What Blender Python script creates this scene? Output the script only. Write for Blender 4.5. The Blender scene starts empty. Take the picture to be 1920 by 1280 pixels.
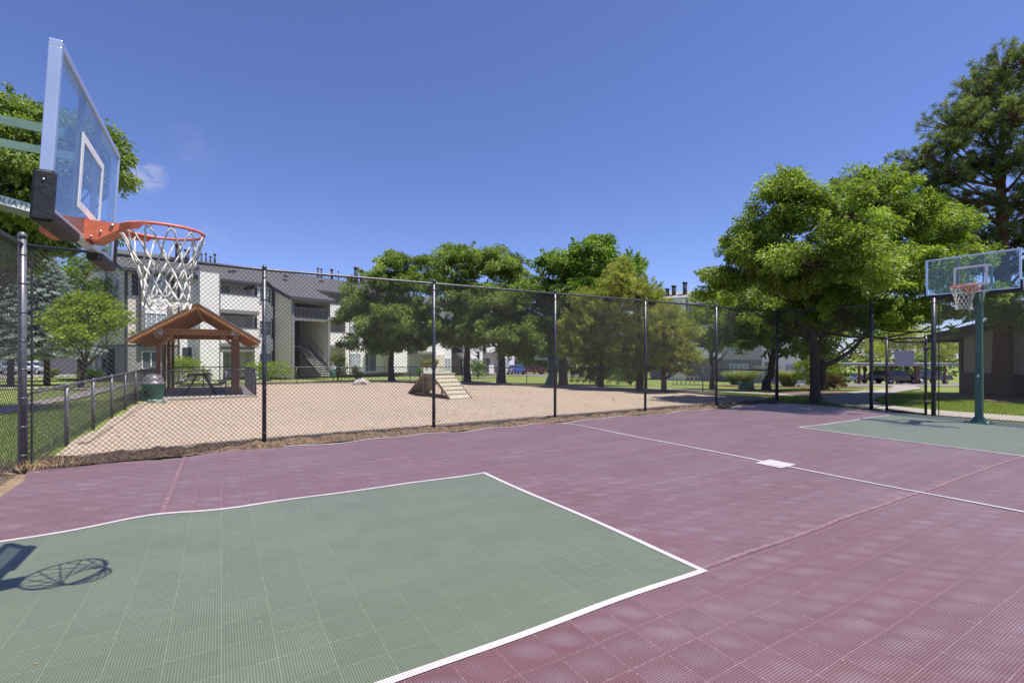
import bpy, math, random
import numpy as np
from mathutils import Vector, Matrix

random.seed(7)
RS = np.random.RandomState(11)
R = math.radians
SC = bpy.context.scene
COL = SC.collection

# ------------------------------------------------------------------ camera, sky, sun, exposure
H = 1.58                                    # eye height above the court, metres
cam_d = bpy.data.cameras.new('camera')
cam = bpy.data.objects.new('camera', cam_d)
COL.objects.link(cam)
cam.location = (0, 0, H)
cam.rotation_euler = (R(90), 0, 0)
cam_d.lens = 16.95
cam_d.sensor_width = 36
cam_d.shift_y = 0.0133
cam_d.clip_start = 0.05
cam_d.clip_end = 3000
SC.camera = cam

SUN_EL = R(69.5)
SUN_AZ = math.atan2(0.97, -0.24)            # clockwise from +Y
world = bpy.data.worlds.new('World')
SC.world = world
world.use_nodes = True
wn = world.node_tree.nodes
wl = world.node_tree.links
bg = wn['Background']
sky = wn.new('ShaderNodeTexSky')
sky.sky_type = 'NISHITA'
sky.sun_disc = False
sky.sun_elevation = SUN_EL
sky.sun_rotation = SUN_AZ
sky.altitude = 1600
sky.air_density = 1.0
sky.dust_density = 0.6
sky.ozone_density = 2.5
SKY_STRENGTH = 0.135
bg.inputs['Strength'].default_value = SKY_STRENGTH
# a few thin wisps of cloud, fixed in the sky by direction
wtc = wn.new('ShaderNodeTexCoord')


def wmath(op, a, b=None, c=None):
    n = wn.new('ShaderNodeMath'); n.operation = op
    for i, v in enumerate((a, b, c)):
        if v is None: continue
        if isinstance(v, (int, float)): n.inputs[i].default_value = v
        else: wl.new(v, n.inputs[i])
    return n.outputs[0]


def cloud_mask(x, y, z, rad, seed):
    d = Vector((x, y, z)).normalized()
    sub = wn.new('ShaderNodeVectorMath'); sub.operation = 'SUBTRACT'
    sub.inputs[1].default_value = d
    nrm = wn.new('ShaderNodeVectorMath'); nrm.operation = 'NORMALIZE'
    wl.new(wtc.outputs['Generated'], nrm.inputs[0])
    wl.new(nrm.outputs[0], sub.inputs[0])
    ln = wn.new('ShaderNodeVectorMath'); ln.operation = 'LENGTH'
    wl.new(sub.outputs[0], ln.inputs[0])
    fall = wmath('SUBTRACT', 1.0, wmath('DIVIDE', ln.outputs['Value'], rad))
    fall = wmath('MAXIMUM', fall, 0.0)
    no = wn.new('ShaderNodeTexNoise')
    no.inputs['Scale'].default_value = 26
    no.inputs['Detail'].default_value = 6
    no.inputs['Roughness'].default_value = 0.6
    no.inputs['Distortion'].default_value = 0.6
    mp = wn.new('ShaderNodeMapping'); mp.inputs['Location'].default_value = (seed, seed, 0)
    mp.inputs['Scale'].default_value = (1, 1, 1.8)
    wl.new(nrm.outputs[0], mp.inputs[0]); wl.new(mp.outputs[0], no.inputs['Vector'])
    m = wmath('MULTIPLY', wmath('SUBTRACT', no.outputs[0], 0.42), fall)
    m = wmath('MULTIPLY', m, 3.2)
    return wmath('MINIMUM', wmath('MAXIMUM', m, 0.0), 0.5)


c1 = cloud_mask((272 - 960) / 904, 1, (665 - 325) / 904, 0.034, 3.1)
c2 = cloud_mask((362 - 960) / 904, 1, (665 - 282) / 904, 0.05, 7.7)
c3 = cloud_mask((395 - 960) / 904, 1, (665 - 450) / 904, 0.03, 1.3)
ctot = wmath('ADD', wmath('ADD', c1, wmath('MULTIPLY', c2, 0.12)), wmath('MULTIPLY', c3, 0.3))
skt = wn.new('ShaderNodeMix'); skt.data_type = 'RGBA'; skt.blend_type = 'MULTIPLY'
skt.inputs[0].default_value = 1.0
skt.inputs[7].default_value = (0.56, 0.555, 0.77, 1)
wl.new(sky.outputs[0], skt.inputs[6])
wmix = wn.new('ShaderNodeMix'); wmix.data_type = 'RGBA'
wl.new(ctot, wmix.inputs[0])
wl.new(skt.outputs[2], wmix.inputs[6])
wmix.inputs[7].default_value = (3.4, 3.3, 3.7, 1)
wl.new(wmix.outputs[2], bg.inputs['Color'])

sd = bpy.data.lights.new('sun', 'SUN')
sd.energy = 5.0
sd.angle = R(0.5)
sd.color = (1.0, 0.94, 0.85)
sun = bpy.data.objects.new('sun', sd)
COL.objects.link(sun)
S = Vector((0.97 * math.cos(SUN_EL), -0.24 * math.cos(SUN_EL), math.sin(SUN_EL)))
sun.rotation_euler = S.to_track_quat('Z', 'Y').to_euler()
sun.location = (20, -5, 40)

SC.view_settings.view_transform = 'Standard'
SC.view_settings.look = 'None'
SC.view_settings.gamma = 1
SC.view_settings.exposure = 0.70
try:
    SC.cycles.max_bounces = 10
    SC.cycles.transparent_max_bounces = 12
except Exception:
    pass

# ------------------------------------------------------------------ frames of reference
F = 904.0
UA = math.atan2(0.516, 0.856)               # direction of the court's long side
CU, SU = math.cos(UA), math.sin(UA)


def uv(u, v, z=0.0):
    return Vector((u * CU - v * SU, u * SU + v * CU, z))


def grd(x, y):
    """height of the natural ground: falls gently away behind the court"""
    yy = np.maximum(y, 1.0)
    a = np.clip(x / yy, -1, 0.7)
    s = np.interp(a, [-1, 0, 0.7], [0.016, 0.024, 0.05])
    t = np.clip(y - 20, 0, 60)
    return -s * t * np.clip(t / 8, 0, 1) ** 0.5


def at(px, d, z=None):
    x = (px - 960) / F * d
    return Vector((x, d, float(grd(x, d)) if z is None else z))


# ------------------------------------------------------------------ materials
def new_mat(name):
    m = bpy.data.materials.new(name)
    m.use_nodes = True
    return m, m.node_tree.nodes, m.node_tree.links, m.node_tree.nodes['Principled BSDF']


def c4(c): return (c[0], c[1], c[2], 1)


def mat(name, col, rough=0.7, var=0.15, scale=8, metal=0.0, bump=0.0, bscale=60, spec=None, col2=None, detail=6, coat=0.0):
    m, n, l, b = new_mat(name)
    b.inputs['Roughness'].default_value = rough
    b.inputs['Metallic'].default_value = metal
    if spec is not None: b.inputs['Specular IOR Level'].default_value = spec
    if coat: b.inputs['Coat Weight'].default_value = coat; b.inputs['Coat Roughness'].default_value = 0.08
    tc = n.new('ShaderNodeTexCoord')
    no = n.new('ShaderNodeTexNoise'); no.inputs['Scale'].default_value = scale; no.inputs['Detail'].default_value = detail
    l.new(tc.outputs['Object'], no.inputs['Vector'])
    rp = n.new('ShaderNodeValToRGB')
    rp.color_ramp.elements[0].position = 0.3; rp.color_ramp.elements[1].position = 0.7
    lo = [c * (1 - var) for c in col]
    hi = [min(1, c * (1 + var)) for c in (col2 or col)]
    rp.color_ramp.elements[0].color = c4(lo); rp.color_ramp.elements[1].color = c4(hi)
    l.new(no.outputs[0], rp.inputs[0]); l.new(rp.outputs[0], b.inputs['Base Color'])
    if bump:
        nb = n.new('ShaderNodeTexNoise'); nb.inputs['Scale'].default_value = bscale; nb.inputs['Detail'].default_value = 5
        l.new(tc.outputs['Object'], nb.inputs['Vector'])
        bm_ = n.new('ShaderNodeBump'); bm_.inputs['Strength'].default_value = bump; bm_.inputs['Distance'].default_value = 0.02
        l.new(nb.outputs[0], bm_.inputs['Height']); l.new(bm_.outputs[0], b.inputs['Normal'])
    return m


def node_math(n, l, op, a, b=None):
    x = n.new('ShaderNodeMath'); x.operation = op
    for i, v in enumerate((a, b)):
        if v is None: continue
        if isinstance(v, (int, float)): x.inputs[i].default_value = v
        else: l.new(v, x.inputs[i])
    return x.outputs[0]


def mixc(n, l, f, a, b, mode='MIX'):
    x = n.new('ShaderNodeMix'); x.data_type = 'RGBA'; x.blend_type = mode
    if isinstance(f, (int, float)): x.inputs[0].default_value = f
    else: l.new(f, x.inputs[0])
    for i, v in ((6, a), (7, b)):
        if isinstance(v, tuple): x.inputs[i].default_value = v
        else: l.new(v, x.inputs[i])
    return x.outputs[2]


def tile_mat(name, col, sheen_col, hole, sheen_amt=0.6):
    """interlocking perforated plastic court tiles, 250 mm square with 12.5 mm holes"""
    m, n, l, b = new_mat(name)
    tc = n.new('ShaderNodeTexCoord')
    sx = n.new('ShaderNodeSeparateXYZ'); l.new(tc.outputs['Object'], sx.inputs[0])
    T = 0.25
    M = lambda op, a, b_=None: node_math(n, l, op, a, b_)

    def cell(o, p):
        return M('ABSOLUTE', M('SUBTRACT', M('FRACT', M('DIVIDE', o, p)), 0.5))   # 0 centre .. .5 edge
    p = T / 18
    hx, hy = cell(sx.outputs[0], p), cell(sx.outputs[1], p)
    holem = M('MULTIPLY', M('LESS_THAN', hx, 0.30), M('LESS_THAN', hy, 0.30))
    tx, ty = cell(sx.outputs[0], T), cell(sx.outputs[1], T)
    edge = M('GREATER_THAN', M('MAXIMUM', tx, ty), 0.48)
    solid = M('SUBTRACT', 1.0, M('GREATER_THAN', M('MAXIMUM', tx, ty), 0.486))
    holem = M('MULTIPLY', holem, solid)
    # each tile rides proud in the middle; its sky sheen is painted pale there
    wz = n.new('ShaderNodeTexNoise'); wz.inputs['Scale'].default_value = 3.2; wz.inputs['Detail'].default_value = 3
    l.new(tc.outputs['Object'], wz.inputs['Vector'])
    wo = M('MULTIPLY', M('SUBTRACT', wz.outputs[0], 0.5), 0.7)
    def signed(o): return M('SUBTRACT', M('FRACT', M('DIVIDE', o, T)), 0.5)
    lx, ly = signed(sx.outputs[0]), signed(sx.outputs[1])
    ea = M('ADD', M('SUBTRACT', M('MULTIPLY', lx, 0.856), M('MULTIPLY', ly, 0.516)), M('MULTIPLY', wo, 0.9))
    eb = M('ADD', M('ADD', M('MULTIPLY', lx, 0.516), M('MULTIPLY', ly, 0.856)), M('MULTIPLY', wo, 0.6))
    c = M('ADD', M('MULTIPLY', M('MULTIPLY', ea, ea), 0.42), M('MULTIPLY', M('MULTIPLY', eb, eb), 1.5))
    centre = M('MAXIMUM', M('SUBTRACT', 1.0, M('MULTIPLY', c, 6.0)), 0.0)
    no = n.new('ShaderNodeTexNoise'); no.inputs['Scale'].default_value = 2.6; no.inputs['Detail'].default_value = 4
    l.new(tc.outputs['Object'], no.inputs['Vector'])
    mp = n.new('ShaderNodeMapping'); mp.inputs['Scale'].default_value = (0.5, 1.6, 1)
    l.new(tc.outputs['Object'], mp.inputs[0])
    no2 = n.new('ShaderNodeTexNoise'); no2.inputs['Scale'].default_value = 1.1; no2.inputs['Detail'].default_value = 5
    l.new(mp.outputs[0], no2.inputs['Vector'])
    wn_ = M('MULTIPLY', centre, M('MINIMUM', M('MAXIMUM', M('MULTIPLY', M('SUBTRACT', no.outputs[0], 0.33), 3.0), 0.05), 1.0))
    # per tile shade
    fl = n.new('ShaderNodeVectorMath'); fl.operation = 'SCALE'; fl.inputs['Scale'].default_value = 1 / T
    l.new(tc.outputs['Object'], fl.inputs[0])
    fl2 = n.new('ShaderNodeVectorMath'); fl2.operation = 'FLOOR'; l.new(fl.outputs[0], fl2.inputs[0])
    zk = n.new('ShaderNodeVectorMath'); zk.operation = 'MULTIPLY'; zk.inputs[1].default_value = (1, 1, 0)
    l.new(fl2.outputs[0], zk.inputs[0])
    wh = n.new('ShaderNodeTexWhiteNoise'); wh.noise_dimensions = '2D'; l.new(zk.outputs[0], wh.inputs['Vector'])
    shade = M('ADD', 0.93, M('MULTIPLY', wh.outputs['Value'], 0.12))
    w1 = M('MULTIPLY', wn_, sheen_amt)
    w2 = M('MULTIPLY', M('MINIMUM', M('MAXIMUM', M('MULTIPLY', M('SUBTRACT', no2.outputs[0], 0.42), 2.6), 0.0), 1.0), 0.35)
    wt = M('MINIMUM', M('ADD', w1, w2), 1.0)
    base = mixc(n, l, wt, c4(col), c4(sheen_col))
    sh = n.new('ShaderNodeCombineColor')
    for i in range(3): l.new(shade, sh.inputs[i])
    base = mixc(n, l, 1.0, base, sh.outputs[0], 'MULTIPLY')
    # fine grit
    g = n.new('ShaderNodeTexNoise'); g.inputs['Scale'].default_value = 90; g.inputs['Detail'].default_value = 3
    l.new(tc.outputs['Object'], g.inputs['Vector'])
    gr = M('GREATER_THAN', g.outputs[0], 0.70)
    base = mixc(n, l, M('MULTIPLY', gr, 0.35), base, c4([min(1, x * 1.9 + 0.06) for x in sheen_col]))
    ed = M('MULTIPLY', edge, M('ADD', 0.04, M('MULTIPLY', M('GREATER_THAN', g.outputs[0], 0.56), 0.30)))
    base = mixc(n, l, ed, base, c4([min(1, x * 1.55 + 0.03) for x in sheen_col]))
    base = mixc(n, l, M('MULTIPLY', holem, 0.88), base, c4(hole))
    l.new(base, b.inputs['Base Color'])
    b.inputs['Roughness'].default_value = 0.5
    b.inputs['Specular IOR Level'].default_value = 0.45
    b.inputs['Sheen Tint'].default_value = (1.0, 0.86, 0.84, 1); b.inputs['Sheen Weight'].default_value = 0.5; b.inputs['Sheen Roughness'].default_value = 0.4
    bp = n.new('ShaderNodeBump'); bp.inputs['Strength'].default_value = 0.5; bp.inputs['Distance'].default_value = 0.006
    hgt = M('SUBTRACT', M('MULTIPLY', centre, 0.5), M('MULTIPLY', holem, 0.35))
    l.new(hgt, bp.inputs['Height']); l.new(bp.outputs[0], b.inputs['Normal'])
    return m


def leaf_mat(name, dark, light, trans=0.35, rough=0.55):
    m, n, l, b = new_mat(name)
    at_ = n.new('ShaderNodeAttribute'); at_.attribute_name = 'tint'
    col = mixc(n, l, at_.outputs['Fac'], c4(dark), c4(light))
    l.new(col, b.inputs['Base Color'])
    b.inputs['Roughness'].default_value = rough
    b.inputs['Specular IOR Level'].default_value = 0.3
    tr = n.new('ShaderNodeBsdfTranslucent')
    tcol = mixc(n, l, 1.0, col, (1.15, 1.2, 0.55, 1), 'MULTIPLY')
    l.new(tcol, tr.inputs['Color'])
    mx = n.new('ShaderNodeMixShader'); mx.inputs[0].default_value = trans
    l.new(b.outputs[0], mx.inputs[1]); l.new(tr.outputs[0], mx.inputs[2])
    l.new(mx.outputs[0], n['Material Output'].inputs['Surface'])
    return m


def siding_mat(name, col, pitch=0.2, depth=0.7):
    m, n, l, b = new_mat(name)
    tc = n.new('ShaderNodeTexCoord'); sx = n.new('ShaderNodeSeparateXYZ'); l.new(tc.outputs['Object'], sx.inputs[0])
    fr = node_math(n, l, 'FRACT', node_math(n, l, 'DIVIDE', sx.outputs[2], pitch))
    gap = node_math(n, l, 'LESS_THAN', fr, 0.1)
    no = n.new('ShaderNodeTexNoise'); no.inputs['Scale'].default_value = 1.3; no.inputs['Detail'].default_value = 6
    l.new(tc.outputs['Object'], no.inputs['Vector'])
    v = mixc(n, l, no.outputs[0], c4([c * 0.88 for c in col]), c4([min(1, c * 1.1) for c in col]))
    v = mixc(n, l, node_math(n, l, 'MULTIPLY', gap, 0.25), v, c4([c * 0.5 for c in col]))
    l.new(v, b.inputs['Base Color'])
    bp = n.new('ShaderNodeBump'); bp.inputs['Strength'].default_value = depth; bp.inputs['Distance'].default_value = 0.012
    l.new(fr, bp.inputs['Height']); l.new(bp.outputs[0], b.inputs['Normal'])
    b.inputs['Roughness'].default_value = 0.75
    return m


def brick_mat(name, c1, c2, mortar, w=0.4, h=0.1):
    m, n, l, b = new_mat(name)
    tc = n.new('ShaderNodeTexCoord'); sx = n.new('ShaderNodeSeparateXYZ'); l.new(tc.outputs['Object'], sx.inputs[0])
    cb = n.new('ShaderNodeCombineXYZ')
    l.new(node_math(n, l, 'ADD', sx.outputs[0], sx.outputs[1]), cb.inputs[0]); l.new(sx.outputs[2], cb.inputs[1])
    br = n.new('ShaderNodeTexBrick')
    br.inputs['Scale'].default_value = 1; br.inputs['Brick Width'].default_value = w; br.inputs['Row Height'].default_value = h
    br.inputs['Mortar Size'].default_value = 0.012
    br.inputs['Color1'].default_value = c4(c1); br.inputs['Color2'].default_value = c4(c2); br.inputs['Mortar'].default_value = c4(mortar)
    l.new(cb.outputs[0], br.inputs['Vector']); l.new(br.outputs['Color'], b.inputs['Base Color'])
    bp = n.new('ShaderNodeBump'); bp.inputs['Strength'].default_value = 0.8; bp.inputs['Distance'].default_value = 0.01; bp.invert = True
    l.new(br.outputs['Fac'], bp.inputs['Height']); l.new(bp.outputs[0], b.inputs['Normal'])
    b.inputs['Roughness'].default_value = 0.85
    return m


def wood_mat(name, lo, hi, sc=(1, 14, 14), rough=0.6):
    m, n, l, b = new_mat(name)
    tc = n.new('ShaderNodeTexCoord'); mp = n.new('ShaderNodeMapping'); mp.inputs['Scale'].default_value = sc
    l.new(tc.outputs['Object'], mp.inputs[0])
    no = n.new('ShaderNodeTexNoise'); no.inputs['Scale'].default_value = 2.2; no.inputs['Detail'].default_value = 8; no.inputs['Distortion'].default_value = 0.8
    l.new(mp.outputs[0], no.inputs['Vector'])
    rp = n.new('ShaderNodeValToRGB'); rp.color_ramp.elements[0].position = 0.32; rp.color_ramp.elements[1].position = 0.68
    rp.color_ramp.elements[0].color = c4(lo); rp.color_ramp.elements[1].color = c4(hi)
    l.new(no.outputs[0], rp.inputs[0]); l.new(rp.outputs[0], b.inputs['Base Color'])
    b.inputs['Roughness'].default_value = rough
    return m


def ground_mat(name, cols, scales, rough=0.95, bump=0.5, bscale=30, bdist=0.03):
    """three colours blended by two noises"""
    m, n, l, b = new_mat(name)
    tc = n.new('ShaderNodeTexCoord')
    outs = []
    for s in scales:
        no = n.new('ShaderNodeTexNoise'); no.inputs['Scale'].default_value = s; no.inputs['Detail'].default_value = 8; no.inputs['Roughness'].default_value = 0.65
        l.new(tc.outputs['Object'], no.inputs['Vector'])
        mr = n.new('ShaderNodeMapRange'); mr.inputs[1].default_value = 0.35; mr.inputs[2].default_value = 0.65
        l.new(no.outputs[0], mr.inputs[0]); outs.append(mr.outputs[0])
    v = mixc(n, l, outs[0], c4(cols[0]), c4(cols[1]))
    v = mixc(n, l, outs[1], v, c4(cols[2]))
    l.new(v, b.inputs['Base Color'])
    nb = n.new('ShaderNodeTexNoise'); nb.inputs['Scale'].default_value = bscale; nb.inputs['Detail'].default_value = 6
    l.new(tc.outputs['Object'], nb.inputs['Vector'])
    bp = n.new('ShaderNodeBump'); bp.inputs['Strength'].default_value = bump; bp.inputs['Distance'].default_value = bdist
    l.new(nb.outputs[0], bp.inputs['Height']); l.new(bp.outputs[0], b.inputs['Normal'])
    b.inputs['Roughness'].default_value = rough
    b.inputs['Specular IOR Level'].default_value = 0.15
    return m


def glass_mat(name, tint=(0.82, 0.90, 0.95), clear=0.955):
    m, n, l, b = new_mat(name)
    tr = n.new('ShaderNodeBsdfTransparent'); tr.inputs[0].default_value = c4(tint)
    gl = n.new('ShaderNodeBsdfGlossy'); gl.inputs['Roughness'].default_value = 0.03; gl.inputs['Color'].default_value = (0.95, 0.97, 1, 1)
    df = n.new('ShaderNodeBsdfDiffuse'); df.inputs[0].default_value = (0.55, 0.66, 0.72, 1)
    lw = n.new('ShaderNodeLayerWeight'); lw.inputs[0].default_value = 0.5
    sch = node_math(n, l, 'ADD', 0.03, node_math(n, l, 'MULTIPLY', node_math(n, l, 'POWER', lw.outputs['Facing'], 5.0), 0.8))
    m1 = n.new('ShaderNodeMixShader'); m1.inputs[0].default_value = 1 - clear
    l.new(tr.outputs[0], m1.inputs[1]); l.new(df.outputs[0], m1.inputs[2])
    m2 = n.new('ShaderNodeMixShader')
    l.new(sch, m2.inputs[0]); l.new(m1.outputs[0], m2.inputs[1]); l.new(gl.outputs[0], m2.inputs[2])
    l.new(m2.outputs[0], n['Material Output'].inputs['Surface'])
    return m


M = {}
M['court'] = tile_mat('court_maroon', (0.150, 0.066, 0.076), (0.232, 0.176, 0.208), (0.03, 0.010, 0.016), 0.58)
M['key'] = tile_mat('court_green', (0.110, 0.143, 0.090), (0.162, 0.182, 0.130), (0.03, 0.045, 0.03), 0.3)
M['line'] = tile_mat('court_white', (0.56, 0.545, 0.56), (0.52, 0.50, 0.52), (0.22, 0.15, 0.17), 0.3)
M['grass'] = ground_mat('grass_soil', [(0.11, 0.16, 0.025), (0.18, 0.25, 0.045), (0.25, 0.28, 0.09)], (0.5, 7), bump=0.9, bscale=22, bdist=0.05)
M['sand'] = ground_mat('sand_gravel', [(0.24, 0.190, 0.145), (0.32, 0.252, 0.195), (0.40, 0.325, 0.258)], (0.35, 11), bump=0.9, bscale=9, bdist=0.06)
M['dirt'] = ground_mat('dirt', [(0.27, 0.20, 0.135), (0.36, 0.28, 0.20), (0.19, 0.13, 0.085)], (2.2, 12), bump=1.0, bscale=25, bdist=0.05)
M['darksoil'] = ground_mat('dark_soil', [(0.03, 0.018, 0.013), (0.09, 0.058, 0.042), (0.22, 0.16, 0.115)], (5, 22), bump=1.0, bscale=30, bdist=0.06)
M['mulch'] = ground_mat('mulch', [(0.10, 0.06, 0.045), (0.2, 0.12, 0.09), (0.3, 0.2, 0.15)], (3, 25), bump=1.0, bscale=30)
M['concrete'] = ground_mat('concrete', [(0.30, 0.275, 0.255), (0.37, 0.34, 0.315), (0.33, 0.30, 0.28)], (0.8, 14), bump=0.2, bscale=60)
M['asphalt'] = ground_mat('asphalt', [(0.20, 0.18, 0.17), (0.28, 0.26, 0.25), (0.24, 0.22, 0.2)], (0.5, 10), bump=0.2)
M['pad'] = ground_mat('pad', [(0.24, 0.24, 0.23), (0.32, 0.32, 0.31), (0.27, 0.28, 0.27)], (0.9, 14), bump=0.2)
M['vinyl'] = mat('black_vinyl', (0.055, 0.052, 0.06), 0.42, 0.2, 3, spec=0.6)
M['rail'] = mat('rail_paint', (0.035, 0.036, 0.052), 0.36, 0.35, 6, spec=0.6, bump=0.15, bscale=120)
M['lowpost'] = mat('grey_galvanised', (0.10, 0.10, 0.13), 0.4, 0.3, 9, spec=0.6)
M['alu'] = mat('aluminium', (0.62, 0.68, 0.80), 0.38, 0.05, 4, metal=0.75)
M['pad_black'] = mat('black_pad', (0.014, 0.014, 0.018), 0.55, 0.4, 7, bump=0.3, bscale=30)
M['orange'] = mat('orange_paint', (0.62, 0.155, 0.075), 0.48, 0.22, 16, bump=0.08, bscale=50)
M['greenmetal'] = mat('green_paint', (0.17, 0.27, 0.22), 0.42, 0.13, 5, bump=0.1, bscale=60)
M['polegreen'] = mat('pole_green', (0.052, 0.125, 0.10), 0.4, 0.15, 5)
M['white'] = mat('white_paint', (0.78, 0.78, 0.80), 0.5, 0.04, 6)
M['net'] = mat('net_cord', (0.66, 0.64, 0.60), 0.9, 0.12, 60, bump=0.6, bscale=300)
M['glass'] = glass_mat('board_glass')
M['steel'] = mat('steel_bolt', (0.5, 0.5, 0.5), 0.35, 0.1, 5, metal=0.9)
M['cedar'] = wood_mat('cedar', (0.24, 0.088, 0.024), (0.46, 0.205, 0.065))
M['cedar2'] = wood_mat('cedar_planks', (0.34, 0.13, 0.03), (0.54, 0.25, 0.07), (14, 1, 14))
M['darkwood'] = wood_mat('dark_redwood', (0.12, 0.042, 0.018), (0.21, 0.078, 0.032), (10, 10, 1))
M['oldwood'] = wood_mat('weathered_wood', (0.26, 0.235, 0.17), (0.44, 0.41, 0.31))
M['ply'] = wood_mat('stained_ply', (0.16, 0.11, 0.06), (0.30, 0.22, 0.12))
M['tie'] = wood_mat('old_timber', (0.22, 0.175, 0.13), (0.42, 0.35, 0.27))
M['shingle'] = brick_mat('roof_shingles', (0.075, 0.075, 0.085), (0.105, 0.103, 0.112), (0.05, 0.05, 0.056), 0.35, 0.06)
M['fascia'] = mat('dark_trim', (0.055, 0.056, 0.07), 0.6, 0.15, 3)
M['sidewhite'] = siding_mat('pale_siding', (0.85, 0.815, 0.80))
M['sidetan'] = siding_mat('tan_siding', (0.72, 0.655, 0.565))
M['sidegrey'] = siding_mat('grey_siding', (0.48, 0.455, 0.45))
M['trim'] = mat('grey_trim', (0.22, 0.21, 0.215), 0.65, 0.1, 3)
M['brick'] = brick_mat('painted_brick', (0.27, 0.265, 0.27), (0.36, 0.35, 0.355), (0.13, 0.125, 0.13))
M['pane'] = mat('window_pane', (0.10, 0.125, 0.16), 0.08, 0.3, 0.8, spec=0.9)
M['blind'] = mat('window_blind', (0.34, 0.37, 0.42), 0.25, 0.12, 0.8, spec=0.7)
M['shutter'] = mat('shutter', (0.035, 0.037, 0.055), 0.55, 0.1, 4)
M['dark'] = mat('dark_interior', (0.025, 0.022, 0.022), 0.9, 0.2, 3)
M['tread'] = mat('concrete_tread', (0.45, 0.43, 0.42), 0.8, 0.1, 5)
M['stucco'] = mat('tan_stucco', (0.42, 0.36, 0.315), 0.9, 0.08, 3, bump=0.4, bscale=60)
M['bark'] = mat('grey_brown_bark', (0.085, 0.058, 0.045), 0.95, 0.45, 14, bump=1.0, bscale=22)
M['barkred'] = mat('pine_bark', (0.12, 0.065, 0.045), 0.95, 0.5, 10, bump=1.0, bscale=14)
M['rock'] = mat('boulder', (0.42, 0.37, 0.34), 0.9, 0.25, 6, bump=0.8, bscale=8)
M['terracotta'] = mat('terracotta', (0.4, 0.16, 0.09), 0.8, 0.1, 6)
M['bin'] = mat('bin_green', (0.022, 0.13, 0.085), 0.45, 0.15, 4, bump=0.1, bscale=20)
M['binlid'] = mat('bin_lid', (0.11, 0.105, 0.115), 0.4, 0.1, 4)
M['teal'] = mat('teal_plastic', (0.02, 0.16, 0.15), 0.4, 0.15, 3)
M['palegreen'] = mat('pale_green_plastic', (0.16, 0.36, 0.26), 0.5, 0.1, 3)
M['ubox'] = mat('utility_green', (0.32, 0.42, 0.34), 0.6, 0.1, 3)
M['signback'] = mat('sign_back', (0.42, 0.40, 0.46), 0.55, 0.06, 3)
M['rubber'] = mat('tyre_rubber', (0.02, 0.02, 0.02), 0.8, 0.2, 5)
M['rim'] = mat('alloy', (0.6, 0.6, 0.62), 0.3, 0.05, 5, metal=0.8)
M['carglass'] = mat('car_glass', (0.03, 0.04, 0.05), 0.06, 0.1, 2, spec=0.9)
M['lamp'] = mat('lamp_lens', (0.7, 0.7, 0.72), 0.15, 0.05, 2)
M['tail'] = mat('tail_lens', (0.45, 0.02, 0.02), 0.2, 0.05, 2)
M['breeze'] = mat('breeze_block', (0.50, 0.42, 0.34), 0.9, 0.12, 6)
for k, c in dict(black=(0.012, 0.013, 0.018), navy=(0.02, 0.03, 0.05), silver=(0.42, 0.46, 0.5), blue=(0.02, 0.09, 0.42), red=(0.35, 0.04, 0.04), pale=(0.72, 0.72, 0.74)).items():
    M['car_' + k] = mat('car_paint_' + k, c, 0.25, 0.05, 2, coat=1.0)

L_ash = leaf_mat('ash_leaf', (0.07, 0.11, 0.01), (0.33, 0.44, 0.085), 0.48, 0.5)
L_ash2 = leaf_mat('ash_leaf_darker', (0.06, 0.10, 0.02), (0.29, 0.385, 0.105), 0.46, 0.5)  # a little darker and bluer than the big ash's leaf
L_mid = leaf_mat('green_leaf', (0.06, 0.12, 0.018), (0.26, 0.38, 0.075), 0.44)
L_lime = leaf_mat('lime_leaf', (0.16, 0.24, 0.02), (0.34, 0.42, 0.05), 0.45)
L_dark = leaf_mat('dark_leaf', (0.03, 0.07, 0.012), (0.10, 0.17, 0.03), 0.25)
L_pin = leaf_mat('olive_needles', (0.13, 0.165, 0.03), (0.45, 0.48, 0.12), 0.4)
L_pine = leaf_mat('pine_needles', (0.05, 0.10, 0.035), (0.30, 0.345, 0.11), 0.32)
L_spruce = leaf_mat('blue_spruce_needles', (0.20, 0.26, 0.235), (0.56, 0.63, 0.62), 0.2)
L_straw = leaf_mat('straw', (0.3, 0.2, 0.1), (0.6, 0.45, 0.25), 0.2)
L_grass = leaf_mat('grass_blade', (0.15, 0.22, 0.04), (0.34, 0.42, 0.09), 0.4)
L_reed = leaf_mat('ornamental_grass', (0.2, 0.25, 0.10), (0.42, 0.45, 0.22), 0.35)
L_rust = leaf_mat('rusty_leaf', (0.25, 0.12, 0.06), (0.3, 0.28, 0.08), 0.3)


# ------------------------------------------------------------------ object helpers
def empty(name, loc, rz=0.0):
    o = bpy.data.objects.new(name, None)
    o.empty_display_size = 0.3
    COL.objects.link(o)
    o.location = loc
    o.rotation_euler = (0, 0, rz)
    return o


def tag(o, label=None, cat=None, group=None, kind=None):
    if label: o['label'] = label
    if cat: o['category'] = cat
    if group: o['group'] = group
    if kind: o['kind'] = kind
    return o


def thing(name, label, cat, loc=(0, 0, 0), rz=0.0, group=None):
    return tag(empty(name, loc, rz), label, cat, group)


SPLIT = {'cross_beam', 'side_beam', 'rafter', 'knee_brace', 'barge_board', 'joint_plate', 'shutter', 'leg', 'patio_column', 'hinge', 'bolt', 'upper_arm', 'lower_arm', 'frame_strut', 'roof_vent', 'patio_wall', 'ridge_beam', 'landing', 'apron', 'side_rail', 'hood_band', 'net_hook', 'downpipe', 'gutter', 'meter_box'}


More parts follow.
